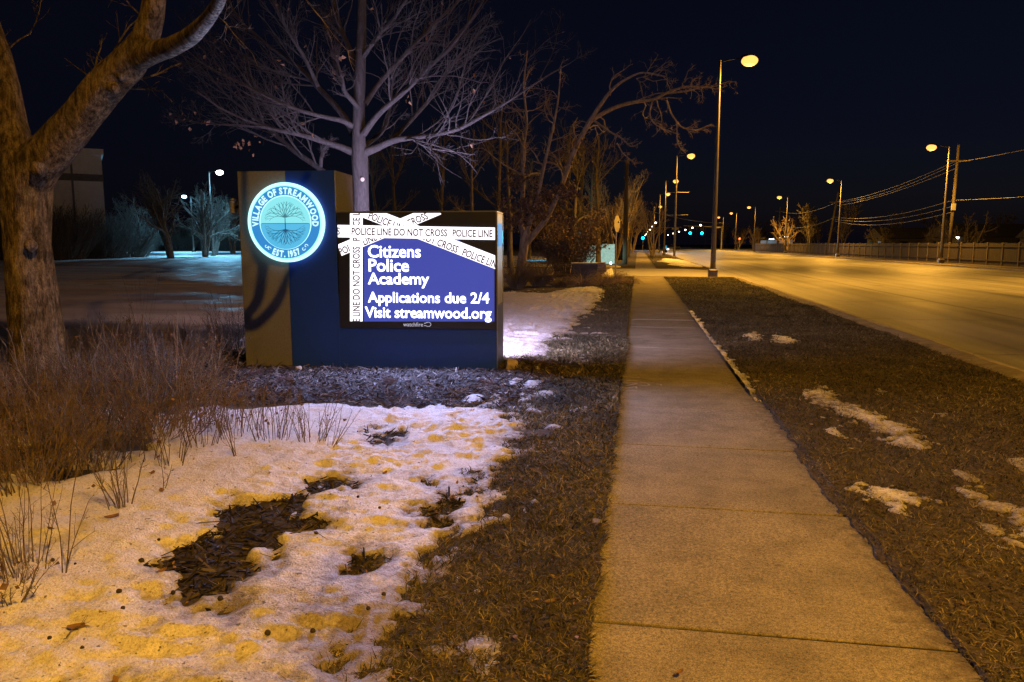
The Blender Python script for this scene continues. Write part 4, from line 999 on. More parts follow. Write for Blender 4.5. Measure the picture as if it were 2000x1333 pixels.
# --- leafy oak right of the sign whose long limb reaches the first lamp
Y3 = 31.5; rng = np.random.default_rng(13)
b3 = gpt(1015, 552); tree = empty('leafy_oak', (b3[0], b3[1], 0)); tag(tree, 'spreading tree with clinging brown leaves below and a long bare limb toward the lamp', 'tree')
T = Tree((b3[0], b3[1], 0))
P, R = px_path([(1014, 560, 0, 13), (1018, 520, 0, 9.5), (1022, 490, 0, 9), (1026, 465, 0, 10), (1030, 450, 0, 8)], Y3); T.limb(P, R, 12, 16, True)
L3 = [[(1026, 478, 0, 8), (1045, 455, 0, 7), (1068, 428, 0, 6.5), (1086, 390, .2, 6), (1098, 360, .3, 6), (1112, 320, .3, 6), (1128, 280, .2, 6), (1152, 238, 0, 5.5), (1168, 212, -.2, 4.5), (1192, 178, -.5, 3.6), (1216, 158, -.8, 2.8), (1252, 140, -1.2, 2), (1300, 150, -1.6, 1.4)],
      [(1152, 238, 0, 5.5), (1176, 222, .2, 4.6), (1205, 208, .5, 4.2), (1235, 200, .8, 3.8), (1275, 196, 1.2, 3.2), (1305, 180, 1.6, 2.6), (1340, 168, 2.0, 2), (1390, 172, 2.4, 1.3), (1425, 158, 2.6, .9)],
      [(1026, 468, 0, 7), (1016, 440, .2, 6), (1020, 400, .4, 5.5), (1023, 350, .6, 5), (1020, 300, .8, 4), (1030, 240, 1, 3), (1022, 170, 1.2, 2), (1030, 100, 1.3, 1)],
      [(1030, 450, 0, 6), (1048, 400, -.3, 5), (1057, 350, -.5, 4.4), (1066, 310, -.7, 3.8), (1078, 260, -.9, 3), (1090, 200, -1, 2), (1096, 130, -1, 1)],
      [(1275, 196, 1.2, 2), (1268, 220, 1.0, 1.6), (1272, 238, .9, 1.5), (1290, 250, .8, 1.3), (1325, 263, .7, 1)],
      [(1302, 196, 1.6, 2), (1310, 222, 1.8, 1.6), (1330, 250, 2, 1.4), (1360, 256, 2.2, 1.2), (1390, 243, 2.4, .9)],
      [(1322, 240, 1.8, 1.2), (1322, 275, 1.8, 1), (1328, 290, 1.8, .8), (1340, 300, 1.8, .6)],
      [(1160, 236, 0, 2.4), (1190, 258, -.5, 2), (1218, 272, -.8, 1.6), (1232, 290, -.9, 1.3), (1246, 282, -1, .9)],
      [(1205, 280, -.7, 1.5), (1216, 300, -.7, 1.3), (1240, 320, -.7, 1.1), (1255, 318, -.6, .8)],
      [(1305, 182, 1.6, 2), (1345, 178, 1.8, 1.6), (1378, 168, 2.1, 1.2), (1398, 176, 2.3, 1), (1420, 168, 2.5, .7)]]
lims = []
for pts in L3:
    P, R = px_path(pts, Y3); P, R = T.limb(P, R * .85, 7, len(pts) * 4); lims.append((P, R))
Pm, Rm = stack(lims, 14)
c1, r1, l1 = offshoots(Pm, Rm, 15, lengths(Pm) * .36, rng, .3, 1, (30, 70), 10, .42, .006, -.02, .24); T.twigs(c1, r1, 4)
c2, r2, l2 = offshoots(c1, r1, 5, l1 * .5, rng, .2, 1, (30, 70), 7, .6, .0045, -.05, .26); T.twigs(c2, r2, 3)
c3, r3, l3 = offshoots(c2, r2, 3, l2 * .5, rng, .2, 1, (30, 70), 5, .6, .0035, -.05, .25); T.twigs(c3, r3, 3)
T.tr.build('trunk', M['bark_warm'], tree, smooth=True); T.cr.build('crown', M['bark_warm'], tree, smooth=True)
def blob(n, cx, cy, rx, ry, dY, dep):
    a = rng.normal(size=(n, 3)); a /= np.linalg.norm(a, axis=1, keepdims=True); a *= rng.uniform(.2, 1, (n, 1)) ** .5
    return np.array([apt(cx + q[0] * rx, cy + q[1] * ry, Y3 + dY + q[2] * dep) for q in a])
cl = [blob(260, 1000, 405, 34, 26, -.3, 1.2), blob(300, 1050, 395, 36, 24, -.5, 1.2), blob(300, 1040, 425, 50, 20, -.6, 1.3), blob(260, 1085, 385, 34, 26, -.3, 1.2), blob(200, 1110, 370, 22, 20, 0, 1), blob(180, 985, 440, 22, 14, -.4, .8),
      blob(220, 1025, 360, 46, 24, .2, 1.4), blob(200, 1095, 425, 34, 16, -.3, 1), blob(90, 1120, 300, 40, 40, .2, 1.2), blob(60, 1000, 330, 40, 30, 1, 1.2)]
pts = np.concatenate(cl); pts = pts[fbm(pts[:, 0] * 1.6 + pts[:, 1], pts[:, 2] * 1.6, 77, 2) > -.28]
V, F = leaf_quads(pts, .17, rng, .8); MB().add(V - T.base, F).build('clinging_leaves', M['dead_leaf'], tree)

# ================================================================== SHRUBS AND STEMS
def stems(n, h, spread, seed, side=3, thick=.0035, crook=.07, K=7, base=.12, sub1=5, sub2=3, lean=(0, 0), bias=1.0):
    rng = np.random.default_rng(seed); mb = MB()
    a = rng.uniform(0, 6.283, n); rb = base * np.sqrt(rng.uniform(0, 1, n)); d = np.stack([np.cos(a) * spread * rng.uniform(.2, 1, n) + lean[0], np.sin(a) * spread * rng.uniform(.2, 1, n) + lean[1], np.full(n, bias)], 1)
    d /= np.linalg.norm(d, axis=1, keepdims=True); L = h * rng.uniform(.5, 1.1, n); P = np.empty((n, K, 3)); P[:, 0] = np.stack([np.cos(a) * rb, np.sin(a) * rb, np.full(n, -.03)], 1)
    for k in range(1, K):
        d = d + rng.normal(size=d.shape) * crook; d /= np.linalg.norm(d, axis=1, keepdims=True); P[:, k] = P[:, k - 1] + d * (L / (K - 1))[:, None]
    R = thick * rng.uniform(.7, 1.3, (n, 1)) * np.linspace(1, .35, K)[None]; mb.tubes(P, R, side)
    if sub1:
        c1, r1, l1 = offshoots(P, R, sub1, h * .28, rng, .3, 1, (20, 60), 4, .65, thick * .35, .25, .14); mb.tubes(c1, r1, 3)
        if sub2:
            c2, r2, l2 = offshoots(c1, r1, sub2, l1 * .5, rng, .2, 1, (25, 60), 3, .6, thick * .3, .15, .15); mb.tubes(c2, r2, 3); return mb, c2
        return mb, c1
    return mb, P
def plant(name, label, cat, group, mb, ends, matl, x, y, z, rot=0, leaves=0, leafmat=None, lsize=.03, seed=1, leafname='dry_leaves'):
    o = empty(name, (x, y, z), rot); tag(o, label, cat, group); mb.build('stems', matl, o, smooth=True)
    if leaves:
        r = np.random.default_rng(seed); e = ends[r.integers(0, len(ends), leaves), -1]; V, F = leaf_quads(e + r.normal(size=e.shape) * .01, lsize, r, .5)
        MB().add(V, F).build(leafname, leafmat or M['dead_leaf'], o)
    return o
rng = np.random.default_rng(15)
kinds = []
for k, (n, h, sp_, mt, lv) in enumerate([(64, .66, .75, 'twig', 60), (52, .84, .7, 'twig', 40), (60, .62, 1.0, 'twig_red', 160), (48, .72, .6, 'twig_grey', 30)]):
    mb, e = stems(n, h, sp_, 300 + k, base=.30, thick=.0044, sub1=6, sub2=2, crook=.14); kinds.append((mb, e, mt, lv))
spots = []
BR = [(30, 960), (110, 945), (185, 925), (250, 900), (300, 872), (345, 845), (60, 900), (140, 885), (215, 868), (275, 845), (20, 860), (95, 850), (170, 835), (240, 820), (310, 808), (370, 790), (40, 815), (130, 800), (205, 792), (280, 778), (345, 765), (-30, 920), (-40, 850), (180, 760), (260, 750), (330, 745), (400, 760), (440, 775), (-60, 790), (90, 770), (300, 725), (240, 725)]
protos = {}
for i, (px, py) in enumerate(BR):
    if i in (3, 7, 12, 15, 18, 21, 26, 27): continue
    k = [0, 1, 3, 0, 2, 1][i % 6] if py > 790 else [2, 0, 2, 3][i % 4]
    g = gpt(px, py)
    lab = {0: 'dense brown twiggy shrub in the tangled brush around the big tree', 1: 'taller thin-stemmed shrub in the tangled brush around the big tree', 2: 'rusty reddish shrub with curled leaves in the tangled brush', 3: 'greyish leafless shrub in the tangled brush around the big tree'}[k]
    if k not in protos:
        mb, e, mt, lv = kinds[k]; o = plant('twiggy_shrub', lab, 'shrub', 'tangled shrubs around the big tree', mb, e, M[mt], 0, 0, 0, 0, lv, M['leaf_tan'] if k == 2 else M['dead_leaf'], .026, 40 + k); protos[k] = o
    else: o = copy_tree(protos[k])
    o.location = (g[0], g[1], surf(g[0], g[1]) - .01); o.rotation_euler = (0, 0, rng.uniform(0, 6.28)); s_ = rng.uniform(.8, 1.15); o.scale = (s_ * 1.1, s_ * 1.1, s_)
def stick_plant(label, px, py, hpx, n, spread, seed, matl='twig', lean=(0, 0), sub1=3, sub2=2, base=.07, leaves=8, thick=.0034, group='bare stems standing in the snow'):
    g = gpt(px, py); h = hpx / F_PX * math.hypot(g[0], g[1])
    mb, e = stems(n, h * 1.15, spread, seed, base=base, thick=thick, sub1=sub1, sub2=sub2, lean=lean, crook=.06)
    return plant('bare_stem_plant', label, 'plant', group, mb, e, M[matl], g[0], g[1], surf(g[0], g[1]), 0, leaves, M['dead_leaf'], .036, seed)
stick_plant('small upright clump of thick stems alone on open snow, a leaf beside it', 238, 1018, 105, 13, .35, 401, lean=(-.1, 0), thick=.0042, leaves=3)
stick_plant('sprawling bare clump at the left edge, tallest of the near plants', 42, 1150, 165, 24, .4, 402, lean=(-.06, 0), base=.12, leaves=6)
stick_plant('low dark dense tuft pressed in the snow at the left edge', 20, 1205, 70, 26, 1.1, 403, lean=(.1, -.1), base=.10, leaves=14, sub1=6, sub2=3)
stick_plant('lone forked sapling whip rising from snow between two clumps', 128, 1158, 235, 3, .22, 404, lean=(.12, 0), base=.02, leaves=0, sub1=4)
stick_plant('single thin stem with small side twigs beside the leaf on snow', 318, 985, 90, 2, .3, 405, base=.02, leaves=2)
stick_plant('wide row of thin stems on the snow edge, rightmost with fan of whips', 612, 880, 90, 24, .5, 406, base=.12, leaves=6, lean=(.05, 0))
stick_plant('short leaning whips right of the fan of stems', 645, 892, 80, 6, .7, 407, base=.03, leaves=1, lean=(.25, 0))
stick_plant('dark-based stem clump with curled leaves, middle of the snow edge', 535, 882, 105, 26, .4, 408, base=.14, leaves=16)
stick_plant('bushy stem clump with leaf litter at its foot, left of middle', 468, 872, 110, 34, .42, 409, base=.2, leaves=22)
stick_plant('thicket of straight stems against the bright snow', 428, 852, 105, 34, .35, 410, base=.26, leaves=18)
stick_plant('slender stems with few twigs at the brush corner', 392, 893, 120, 20, .4, 411, base=.14, leaves=10)
stick_plant('thin stems between brush and snow, near the brush corner', 340, 930, 110, 12, .4, 412, base=.10, leaves=6)
stick_plant('two stems leaning together in front of the brush', 296, 925, 120, 4, .3, 413, base=.05, leaves=1)
stick_plant('few whips in front of the middle clumps', 470, 918, 90, 5, .5, 414, base=.04, leaves=1)
stick_plant('low whips at brush front near the left edge', 20, 985, 80, 16, .6, 415, base=.2, leaves=6)
# pale grasses and heather in the planting bed
def tuft(name, label, cat, px, py, h, n, spread, matl, seed, group=None, droop=.12, z=None, thick=.0022, base=.06, Y=None):
    g = gpt(px, py) if Y is None else apt(px, py, Y); rng = np.random.default_rng(seed); a = rng.uniform(0, 6.283, n); K = 6
    d = np.stack([np.cos(a) * spread * rng.uniform(.1, 1, n), np.sin(a) * spread * rng.uniform(.1, 1, n), np.ones(n)], 1); d /= np.linalg.norm(d, axis=1, keepdims=True)
    P = np.empty((n, K, 3)); rb = base * np.sqrt(rng.uniform(0, 1, n)); P[:, 0] = np.stack([np.cos(a) * rb, np.sin(a) * rb, np.full(n, -.02)], 1); L = h * rng.uniform(.5, 1.15, n)
    for k in range(1, K):
        d[:, 2] -= droop * k * .5; d += rng.normal(size=d.shape) * .05; d /= np.linalg.norm(d, axis=1, keepdims=True); P[:, k] = P[:, k - 1] + d * (L / (K - 1))[:, None]
        P[:, k, 2] = np.maximum(P[:, k, 2], .01)
    o = MB().tubes(P, thick * rng.uniform(.6, 1.3, (n, 1)) * np.linspace(1, .3, K)[None], 3).build(name, M[matl], None, (g[0], g[1], surf(g[0], g[1]) if z is None else z), smooth=True)
    return tag(o, label, cat, group)
HG = 'heather tufts in the mulch bed'
tuft('heather', 'pale heather tuft in mulch below the tan tower edge', 'plant', 556, 762, .13, 120, .7, 'heather', 501, HG, .05)
tuft('heather', 'pale heather tuft in mulch, centre front of the sign', 'plant', 762, 768, .11, 110, .7, 'heather', 502, HG, .05)
tuft('heather', 'heather tuft in mulch toward the right sign corner', 'plant', 952, 768, .09, 80, .8, 'heather', 503, HG, .05)
tuft('heather', 'smaller heather tuft close to the left tower foot', 'plant', 500, 748, .12, 90, .8, 'heather', 504, HG, .05)
GG = 'dry grass tufts left of the sign'
tuft('dry_grass_tuft', 'leaning dry grass tuft with tall stalks, left of the sign', 'grass tuft', 352, 706, .5, 160, .35, 'twig_red', 511, GG, .05, thick=.0035)
tuft('dry_grass_tuft', 'bushy brown grass tuft beyond the brush, near the tree', 'grass tuft', 238, 706, .45, 160, .5, 'twig', 512, GG, .08, thick=.0035)
tuft('dry_grass_tuft', 'small dark tuft between two larger grass tufts', 'grass tuft', 272, 700, .35, 110, .5, 'twig_grey', 513, GG, .08, thick=.0035)
tuft('dry_grass_tuft', 'slim upright grass tuft close to the tower side', 'grass tuft', 440, 690, .5, 120, .25, 'twig_red', 514, GG, .05, thick=.0035)
tuft('dry_grass_tuft', 'tall thin pale stalks rising above the left brush', 'grass tuft', 276, 690, 1.15, 16, .28, 'straw', 515, GG, .0, thick=.003)
mb, e = stems(150, .9, .5, 521, base=.35, thick=.004); plant('twiggy_shrub', 'lilac-grey twiggy shrub standing against the left side of the sign', 'shrub', None, mb, e, M['twig_grey'], *gpt(465, 690)[:2], .02)
OG = 'ornamental grass clumps beyond the sign'
for i, (px, py, h, n, sp_, mt, lab) in enumerate([(1010, 566, 1.3, 420, .6, 'twig_red', 'tall reddish grass mass under the leafy tree'), (1052, 562, 1.5, 420, .7, 'twig_red', 'broad reddish grass mound at the oak foot, right half'), (1092, 562, .8, 300, 1.3, 'twig_red', 'low slumped reddish grass fringe'),
                                          (1136, 561, .75, 380, 1.2, 'straw', 'small straw-coloured grass clump beside the low block wall'), (1190, 556, .95, 520, 1.5, 'straw', 'large fallen straw-coloured grass clump near the walk'), (1172, 560, .8, 260, 1.6, 'straw', 'flattened straw grass between the two clumps'), (1225, 556, .6, 160, 1.7, 'straw', 'sparse straw strands spilling toward the pavement')]):
    tuft('ornamental_grass', lab, 'grass clump', px, py, h, n, sp_, mt, 530 + i, OG, .22, thick=.008, base=.22)
# leafy rounded hedge shrub and the low wall beside it
sh = empty('leafy_shrub', (*gpt(1108, 541)[:2], 0)); tag(sh, 'large rounded shrub full of dry brown leaves behind the low block wall', 'shrub')
rng = np.random.default_rng(19); mb, e = stems(150, 3.6, .7, 541, base=.6, thick=.018, K=8, sub1=8, sub2=4); mb.build('stems', M['bark_dark'], sh, smooth=True)
ee = e[:, -1]; ee = np.concatenate([ee + rng.normal(size=ee.shape) * .1, ee[::2] + rng.normal(size=ee[::2].shape) * .15]); ee = ee[ee[:, 2] > .3]; ee = ee[rng.integers(0, len(ee), 5200)]
V, F = leaf_quads(ee, .12, rng, .6); MB().add(V, F).build('dry_leaves', M['dead_leaf'], sh)
wq = empty('block_wall', (*gpt(1140, 546)[:2], 0), math.radians(6)); tag(wq, 'low dark block wall with pale cap, ending in a stacked stone pier', 'wall')
MB().bbox(-.55, .62, 0, .35, -.1, .72, .02).build('wall_body', M['dark_block'], wq); MB().bbox(-.6, .66, -.03, .38, .722, .78, .01).build('cap', M['slab'], wq)
pm = MB(); r = np.random.default_rng(5)
for k in range(7): pm.bbox(.66 - r.uniform(0, .03), 1.02 + r.uniform(0, .05), -.06 - r.uniform(0, .05), .40, k * .115, k * .115 + .108, .02)
pm.build('stone_pier', M['pier'], wq)

# ================================================================== SMALL THINGS ON THE GROUND
def rock(name, label, px, py, r, seed, sq=(1, 1, 1), Y=None, group=None):
    g = gpt(px, py) if Y is None else apt(px, py, Y); bm = bmesh.new(); bmesh.ops.create_icosphere(bm, subdivisions=4, radius=1); rr = np.random.default_rng(seed)
    pl = rr.normal(size=(11, 3)); pl /= np.linalg.norm(pl, axis=1, keepdims=True); of = rr.uniform(.62, .95, 11)
    for v in bm.verts:
        c = np.array(v.co); ex = pl @ c - of; k = ex.max()
        if k > 0: c = c - pl[ex.argmax()] * k * .9
        c = c * (1 + .07 * float(fbm(c[0] * 4 + seed, c[1] * 4 + c[2] * 3, seed, 3))); v.co = Vector(c * r * np.array(sq))
    o = MB().bm(bm).build(name, M['stone'], None, (g[0], g[1], surf(g[0], g[1]) + r * sq[2] * .45), smooth=False, rot=rr.uniform(0, 6))
    return tag(o, label, 'rock', group)
rock('rock', 'tan angular rock against the right foot of the sign', 998, 735, .115, 3, (1.15, .8, .85))
rock('rock', 'small yellowish rock in mulch at the tower foot', 584, 738, .05, 4, (1.1, .9, .8))
rock('rock', 'tiny pale pebble right of the yellowish rock', 607, 741, .022, 5, (1, .9, .8))
rng = np.random.default_rng(33)
balls = [(312, 1083), (500, 938), (106, 1132), (150, 1136), (172, 1089), (236, 1196), (243, 1230), (358, 1195), (100, 1285), (164, 1308), (394, 1295), (524, 1265), (618, 1062), (536, 1134), (340, 1185), (278, 1122), (168, 1000), (645, 970), (905, 962), (790, 1098), (700, 992), (1040, 838), (1010, 862),
         (250, 875), (1356, 925), (930, 970), (432, 1196), (720, 1215), (664, 1188), (612, 1258), (742, 1010), (602, 1212), (750, 1186)]
proto = None
for i, (px, py) in enumerate(balls):
    g = gpt(px, py); z = surf(g[0], g[1]); onwalk = px > 1200
    if onwalk or i % 3 == 1: continue
    if proto is None:
        bm = bmesh.new(); bmesh.ops.create_icosphere(bm, subdivisions=3, radius=.0105)
        for v in bm.verts: v.co = v.co * (1 + .22 * float(fbm(v.co.x * 160, v.co.y * 160 + v.co.z * 130, 5, 2)))
        o = MB().bm(bm).build('seed_ball', M['seed'], None, smooth=True); proto = o
    else: o = proto.copy(); COL.objects.link(o)
    o.location = (g[0], g[1], z + .003); o.rotation_euler = tuple(rng.uniform(0, 6, 3)); s_ = rng.uniform(.55, 1.35); o.scale = (s_, s_, s_)
    tag(o, 'small round dark seed ball lying on the old snow', 'seed ball', 'seed balls on the snow')
lv = [('curled tan leaf lying flat on open snow below the small stem clump', 221, 1046, .075, .5), ('brown leaf near the far brush edge on the snow', 300, 955, .05, 1.9), ('pointed dry leaf on snow between two stem clumps', 318, 992, .05, 2.4), ('long curled leaf on snow low in the left foreground', 152, 1265, .075, .2), ('flat brown leaf at the dark bare patch', 318, 1146, .05, 1.0),
      ('orange-brown leaf near the broken snow edge', 885, 983, .06, 2.0), ('upright leaf scrap on icy snow right of the bare patch', 752, 940, .05, 1.3), ('tan leaf on the turf near the bottom snow edge', 1075, 1188, .06, .4), ('pale leaf on the turf beside the pavement', 1083, 1140, .05, 2.9), ('leaf scrap on the verge beside the pavement edge', 1345, 585, .09, 1.0), ('crumpled leaf at the bottom edge of the pavement', 1327, 1325, .035, .8)]
for i, (lab, px, py, sz, rz) in enumerate(lv):
    g = gpt(px, py); z = surf(g[0], g[1]) if px < 1200 else (.02 if py > 600 else ground_z(np.array([g[0]]), np.array([g[1]]))[0] + .02)
    n, m_ = 9, 5; mb = MB(); V = []
    for a in range(n):
        t = a / (n - 1); w = math.sin(t * math.pi) ** .7 * .32
        for b_ in range(m_):
            q = (b_ / (m_ - 1) * 2 - 1); V.append(((t - .5) * sz, q * w * sz, sz * (.06 + .22 * abs(q) * (0.4 + .6 * t) + .10 * (t - .5) ** 2 * 4)))
    Q = [(a * m_ + b_, (a + 1) * m_ + b_, (a + 1) * m_ + b_ + 1, a * m_ + b_ + 1) for a in range(n - 1) for b_ in range(m_ - 1)]
    mb.add(V, [Q]); mb.tubes(np.array([[-.5 * sz, 0, .05 * sz + .06 * sz], [-.8 * sz, .03 * sz, .12 * sz]]), np.array([.0012, .0008]), 4)
    tag(mb.build('fallen_leaf', M['leaf_tan'], None, (g[0], g[1], z), smooth=True, rot=rz), lab, 'leaf', 'fallen leaves')
def twig_thing(label, pts, r):
    P = []
    for x, y in pts: g = gpt(x, y); P.append((g[0], g[1], surf(g[0], g[1]) + .012))
    P = np.array(P); b0 = P[0].copy(); mb = MB(); p, rr = resample(P - b0, np.linspace(r, r * .5, len(P)), 14); mb.tubes(p, rr, 6, True)
    rg = np.random.default_rng(len(label)); c, r1, _ = offshoots(p[None], rr[None], 5, .10, rg, .3, .9, (30, 60), 4, .7, .001, .05, .1); mb.tubes(c, r1, 4)
    tag(mb.build('fallen_twig', M['twig'], None, b0, smooth=True), label, 'twig')
twig_thing('thin branched twig lying across snow right of the bare patch', [(545, 1066), (580, 1064), (610, 1058), (640, 1076)], .003)
twig_thing('short bent twig lying on snow at the bottom left', [(134, 1288), (146, 1270), (160, 1264), (180, 1266)], .003)
twig_thing('pale stick on the mulch before the sign', [(575, 762), (592, 756), (612, 750)], .006)
rg = np.random.default_rng(71); mb = MB()          # crumbs and leaf flecks strewn on the walk: nobody could count them
n = 420; x = rg.uniform(SX0 + .03, SX1 - .02, n); y = 2.2 + 10 * rg.uniform(0, 1, n) ** 1.6; k = rg.uniform(0, 1, n) < .35 + .65 * ((x - SX0) / 1.5) ** 2; x, y = x[k], y[k]
V, F = leaf_quads(np.stack([x, y, 0 * x + .006], 1), .014, rg, 0, 1); V[:, 2] = np.clip(V[:, 2], .0045, .011); mb.add(V, F); o = mb.build('leaf_crumbs', M['dead_leaf'], None); o['kind'] = 'stuff'
for nm, x0, x1, nn in (('leaf_litter', -2.3, SX0, 210), ('leaf_litter', SX1, 4.6, 160)):
    x = rg.uniform(x0, x1, nn); y = 2.0 * (14 / 2.0) ** rg.uniform(0, 1, nn); V, F = leaf_quads(np.stack([x, y, ground_z(x, y) + .022], 1), .026, rg, 0, 1)
    o = MB().add(V, F).build(nm, M['leaf_tan'] if x0 < 0 else M['dead_leaf'], None); o['kind'] = 'stuff'
mb = MB()                                            # chalk scrawl on the walk beside the turf
def chalk(pts, w=.010):
    P = np.array([gpt(x, y)[:2] for x, y in pts]); d = np.diff(P, axis=0)
    for a, b_, e in zip(P[:-1], P[1:], d):
        nn = np.array([-e[1], e[0]]) / (np.linalg.norm(e) + 1e-9) * w; z = .0095
        mb.add([(*(a - nn), z), (*(b_ - nn), z), (*(b_ + nn), z), (*(a + nn), z)], [[(0, 1, 2, 3)]])
for pts in ([(1217, 737.5), (1250, 739.5)], [(1218, 745.5), (1246, 745)], [(1219, 750), (1246, 750), (1221, 755.5), (1245, 752)], [(1215, 758.5), (1224, 760), (1243, 757), (1243, 760.5)], [(1211, 763.5), (1244, 765.5)], [(1248, 748), (1263, 749)], [(1246, 754), (1262, 755.5), (1269, 754), (1264, 751)], [(1281, 752), (1290, 752.5), (1292, 755)]): chalk(pts)
o = mb.build('chalk_scrawl', M['chalk'], None); tag(o, 'faded chalk scrawl on the pavement slab beside the turf', 'chalk marks')

# ================================================================== MIDDLE DISTANCE, NEAR SIDE
ss = empty('stop_sign', (-1.05, 36.5, 0), math.radians(72)); tag(ss, 'stop sign seen almost edge-on from behind, at the driveway', 'traffic sign')
MB().tubes(np.array([[0, 0, -.2], [0, 0, 3.05]]), np.array([.032, .032]), 8, True).build('post', M['galv'], ss)
oc = [(.39 * math.cos(math.radians(22.5 + 45 * k)) / math.cos(math.radians(22.5)), .39 * math.sin(math.radians(22.5 + 45 * k)) / math.cos(math.radians(22.5))) for k in range(8)]
m8 = MB(); m8.add([(x, -.040, 2.62 + z) for x, z in oc] + [(x, -.036, 2.62 + z) for x, z in oc], [[list(range(8)), [15 - k for k in range(8)]], [(k, 8 + k, 8 + (k + 1) % 8, (k + 1) % 8) for k in range(8)]])
m8.build('sign_plate', M['sign_metal'], ss)
up_ = empty('utility_pole', (-1.0, 60, 0)); tag(up_, 'thick dark wooden pole among the trees on the near side', 'utility pole')
MB().tubes(np.array([[0, 0, -.3], [.0, 0, 8.2]]), np.array([.20, .14]), 12, True).build('pole', M['wood_pole'], up_, smooth=True)
MB().bbox(.12, .30, -.1, .1, 5.2, 5.9, .03).build('meter_box', M['galv'], up_)
fs = empty('stone_entrance_sign', (-2.5, 62, 0)); tag(fs, 'floodlit pale stone entrance sign with dark letters, past the driveway', 'sign')
MB().bbox(-2.3, -.55, 0, .3, -.1, 1.52, .02).build('lettered_slab', M['slab'], fs); MB().bbox(-.55, .62, .12, .5, -.1, 1.64, .02).build('back_slab', M['slab'], fs)
lt = MB()
for body, u0, u1, z0, z1 in (('OF', -1.02, -.78, 1.14, 1.36), ('WOOD', -1.42, -.72, .82, 1.02), ('PARK RD', -1.45, -.62, .56, .72)):
    V, F = fit_text(body, u0 + .42 - .42, u1, z0, z1, .03); flat(lt, V, F, -.012)
lt.build('sign_lettering', M['lettering'], fs)
fl = empty('ground_floodlight', (-2.0, 56.5, .12)); tag(fl, 'small bright white floodlight on the ground before the stone sign', 'floodlight')
MB().bbox(-.11, .11, -.06, .06, .0, .2, .02).tubes(np.array([[0, 0, -.15], [0, 0, .02]]), np.array([.025, .025]), 8).build('housing', M['signal_body'], fl)
MB().lathe([(.085, 0), (.085, .012)], (0, -.061, .1), 18, 'y').build('lens', M['lens_cool'], fl); MB().lathe([(.085, 0), (.085, -.012)], (0, .061, .1), 18, 'y').build('lens', M['lens_cool'], fl)
l = bpy.data.lights.new('flood', 'SPOT'); l.energy = 1100; l.color = (.5, 1, .92); l.spot_size = math.radians(75); l.spot_blend = .6; l.shadow_soft_size = .06
o = bpy.data.objects.new('flood', l); COL.objects.link(o); o.parent = fl; o.location = (-.2, .12, .16); o.rotation_euler = (math.radians(97), 0, math.radians(12))
ls = empty('low_lit_sign', (*apt(1047, 524, 66)[:2], 0), .1); tag(ls, 'low blue-lit sign panel seen past the trunk of the leafy tree', 'sign')
m, nt, b = material('blue_lit_panel', .5, (.02, .02, .02)); v = coords(nt, (1, 1, 2.5)); b.inputs['Emission Strength'].default_value = .8
nt.links.new(ramp(nt, noise(nt, v, 5, 5, .7), [(.42, (.01, .05, .10)), (.52, (.12, .42, .62)), (.62, (.30, .75, .95))]), b.inputs['Emission Color'])
pz = apt(1047, 508, 66)[2]; MB().bbox(-.95, .95, 0, .12, -.1, pz + .05, .02).build('panel_body', M['dark_block'], ls)
for z0, z1 in ((.12, pz * .52), (pz * .58, pz)): MB().box(-.9, .9, -.012, -.002, z0, z1).build('lit_band', m, ls)
def board_fence(name, label, x0, y0, x1, y1, h, pw, matb, matp, step, seed=0, group=None, cap=True):
    L = math.hypot(x1 - x0, y1 - y0); o = empty(name, (x0, y0, 0), math.atan2(y1 - y0, x1 - x0)); tag(o, label, 'fence', group); rg = np.random.default_rng(seed)
    bd = MB(); u = 0
    while u < L:
        w = min(pw * rg.uniform(.92, 1.05), L - u); bd.box(u + .006, u + w - .006, -.012 + rg.uniform(-.005, .005), .012 + rg.uniform(-.004, .004), .04, h + rg.uniform(-.035, .035)); u += w
    bd.build('boards', matb, o)
    ra = MB()
    for z in (.35, h - .3): ra.box(0, L, .016, .06, z, z + .09)
    ra.build('rails', matb, o)
    n = 0; u = 0
    pp = None
    while u <= L and n < 95:
        if pp is None: pp = MB().bbox(-.07, .07, -.09, .06, -.1, h + .06, .01, 1).build('post', matp, o)
        else:
            p2 = pp.copy(); COL.objects.link(p2); p2.location = (u, 0, rg.uniform(-.03, .03))
        u += step; n += 1
    return o
board_fence('board_fence', 'grey board fence on the near side behind the stone sign', -9, 75, -1.4, 75.5, 2.0, .14, M['fence'], M['fence'], 2.4, 2)
board_fence('board_fence', 'short board fence end facing the pavement, near side', -1.35, 75.6, -1.1, 98, 2.0, .14, M['fence'], M['fence_post'], 2.4, 3)
board_fence('board_fence', 'long brown board fence across the road, behind the lamps', 26.9, 34, 27.2, 186, 1.72, .145, M['fence'], M['fence_post'], 2.45, 4)
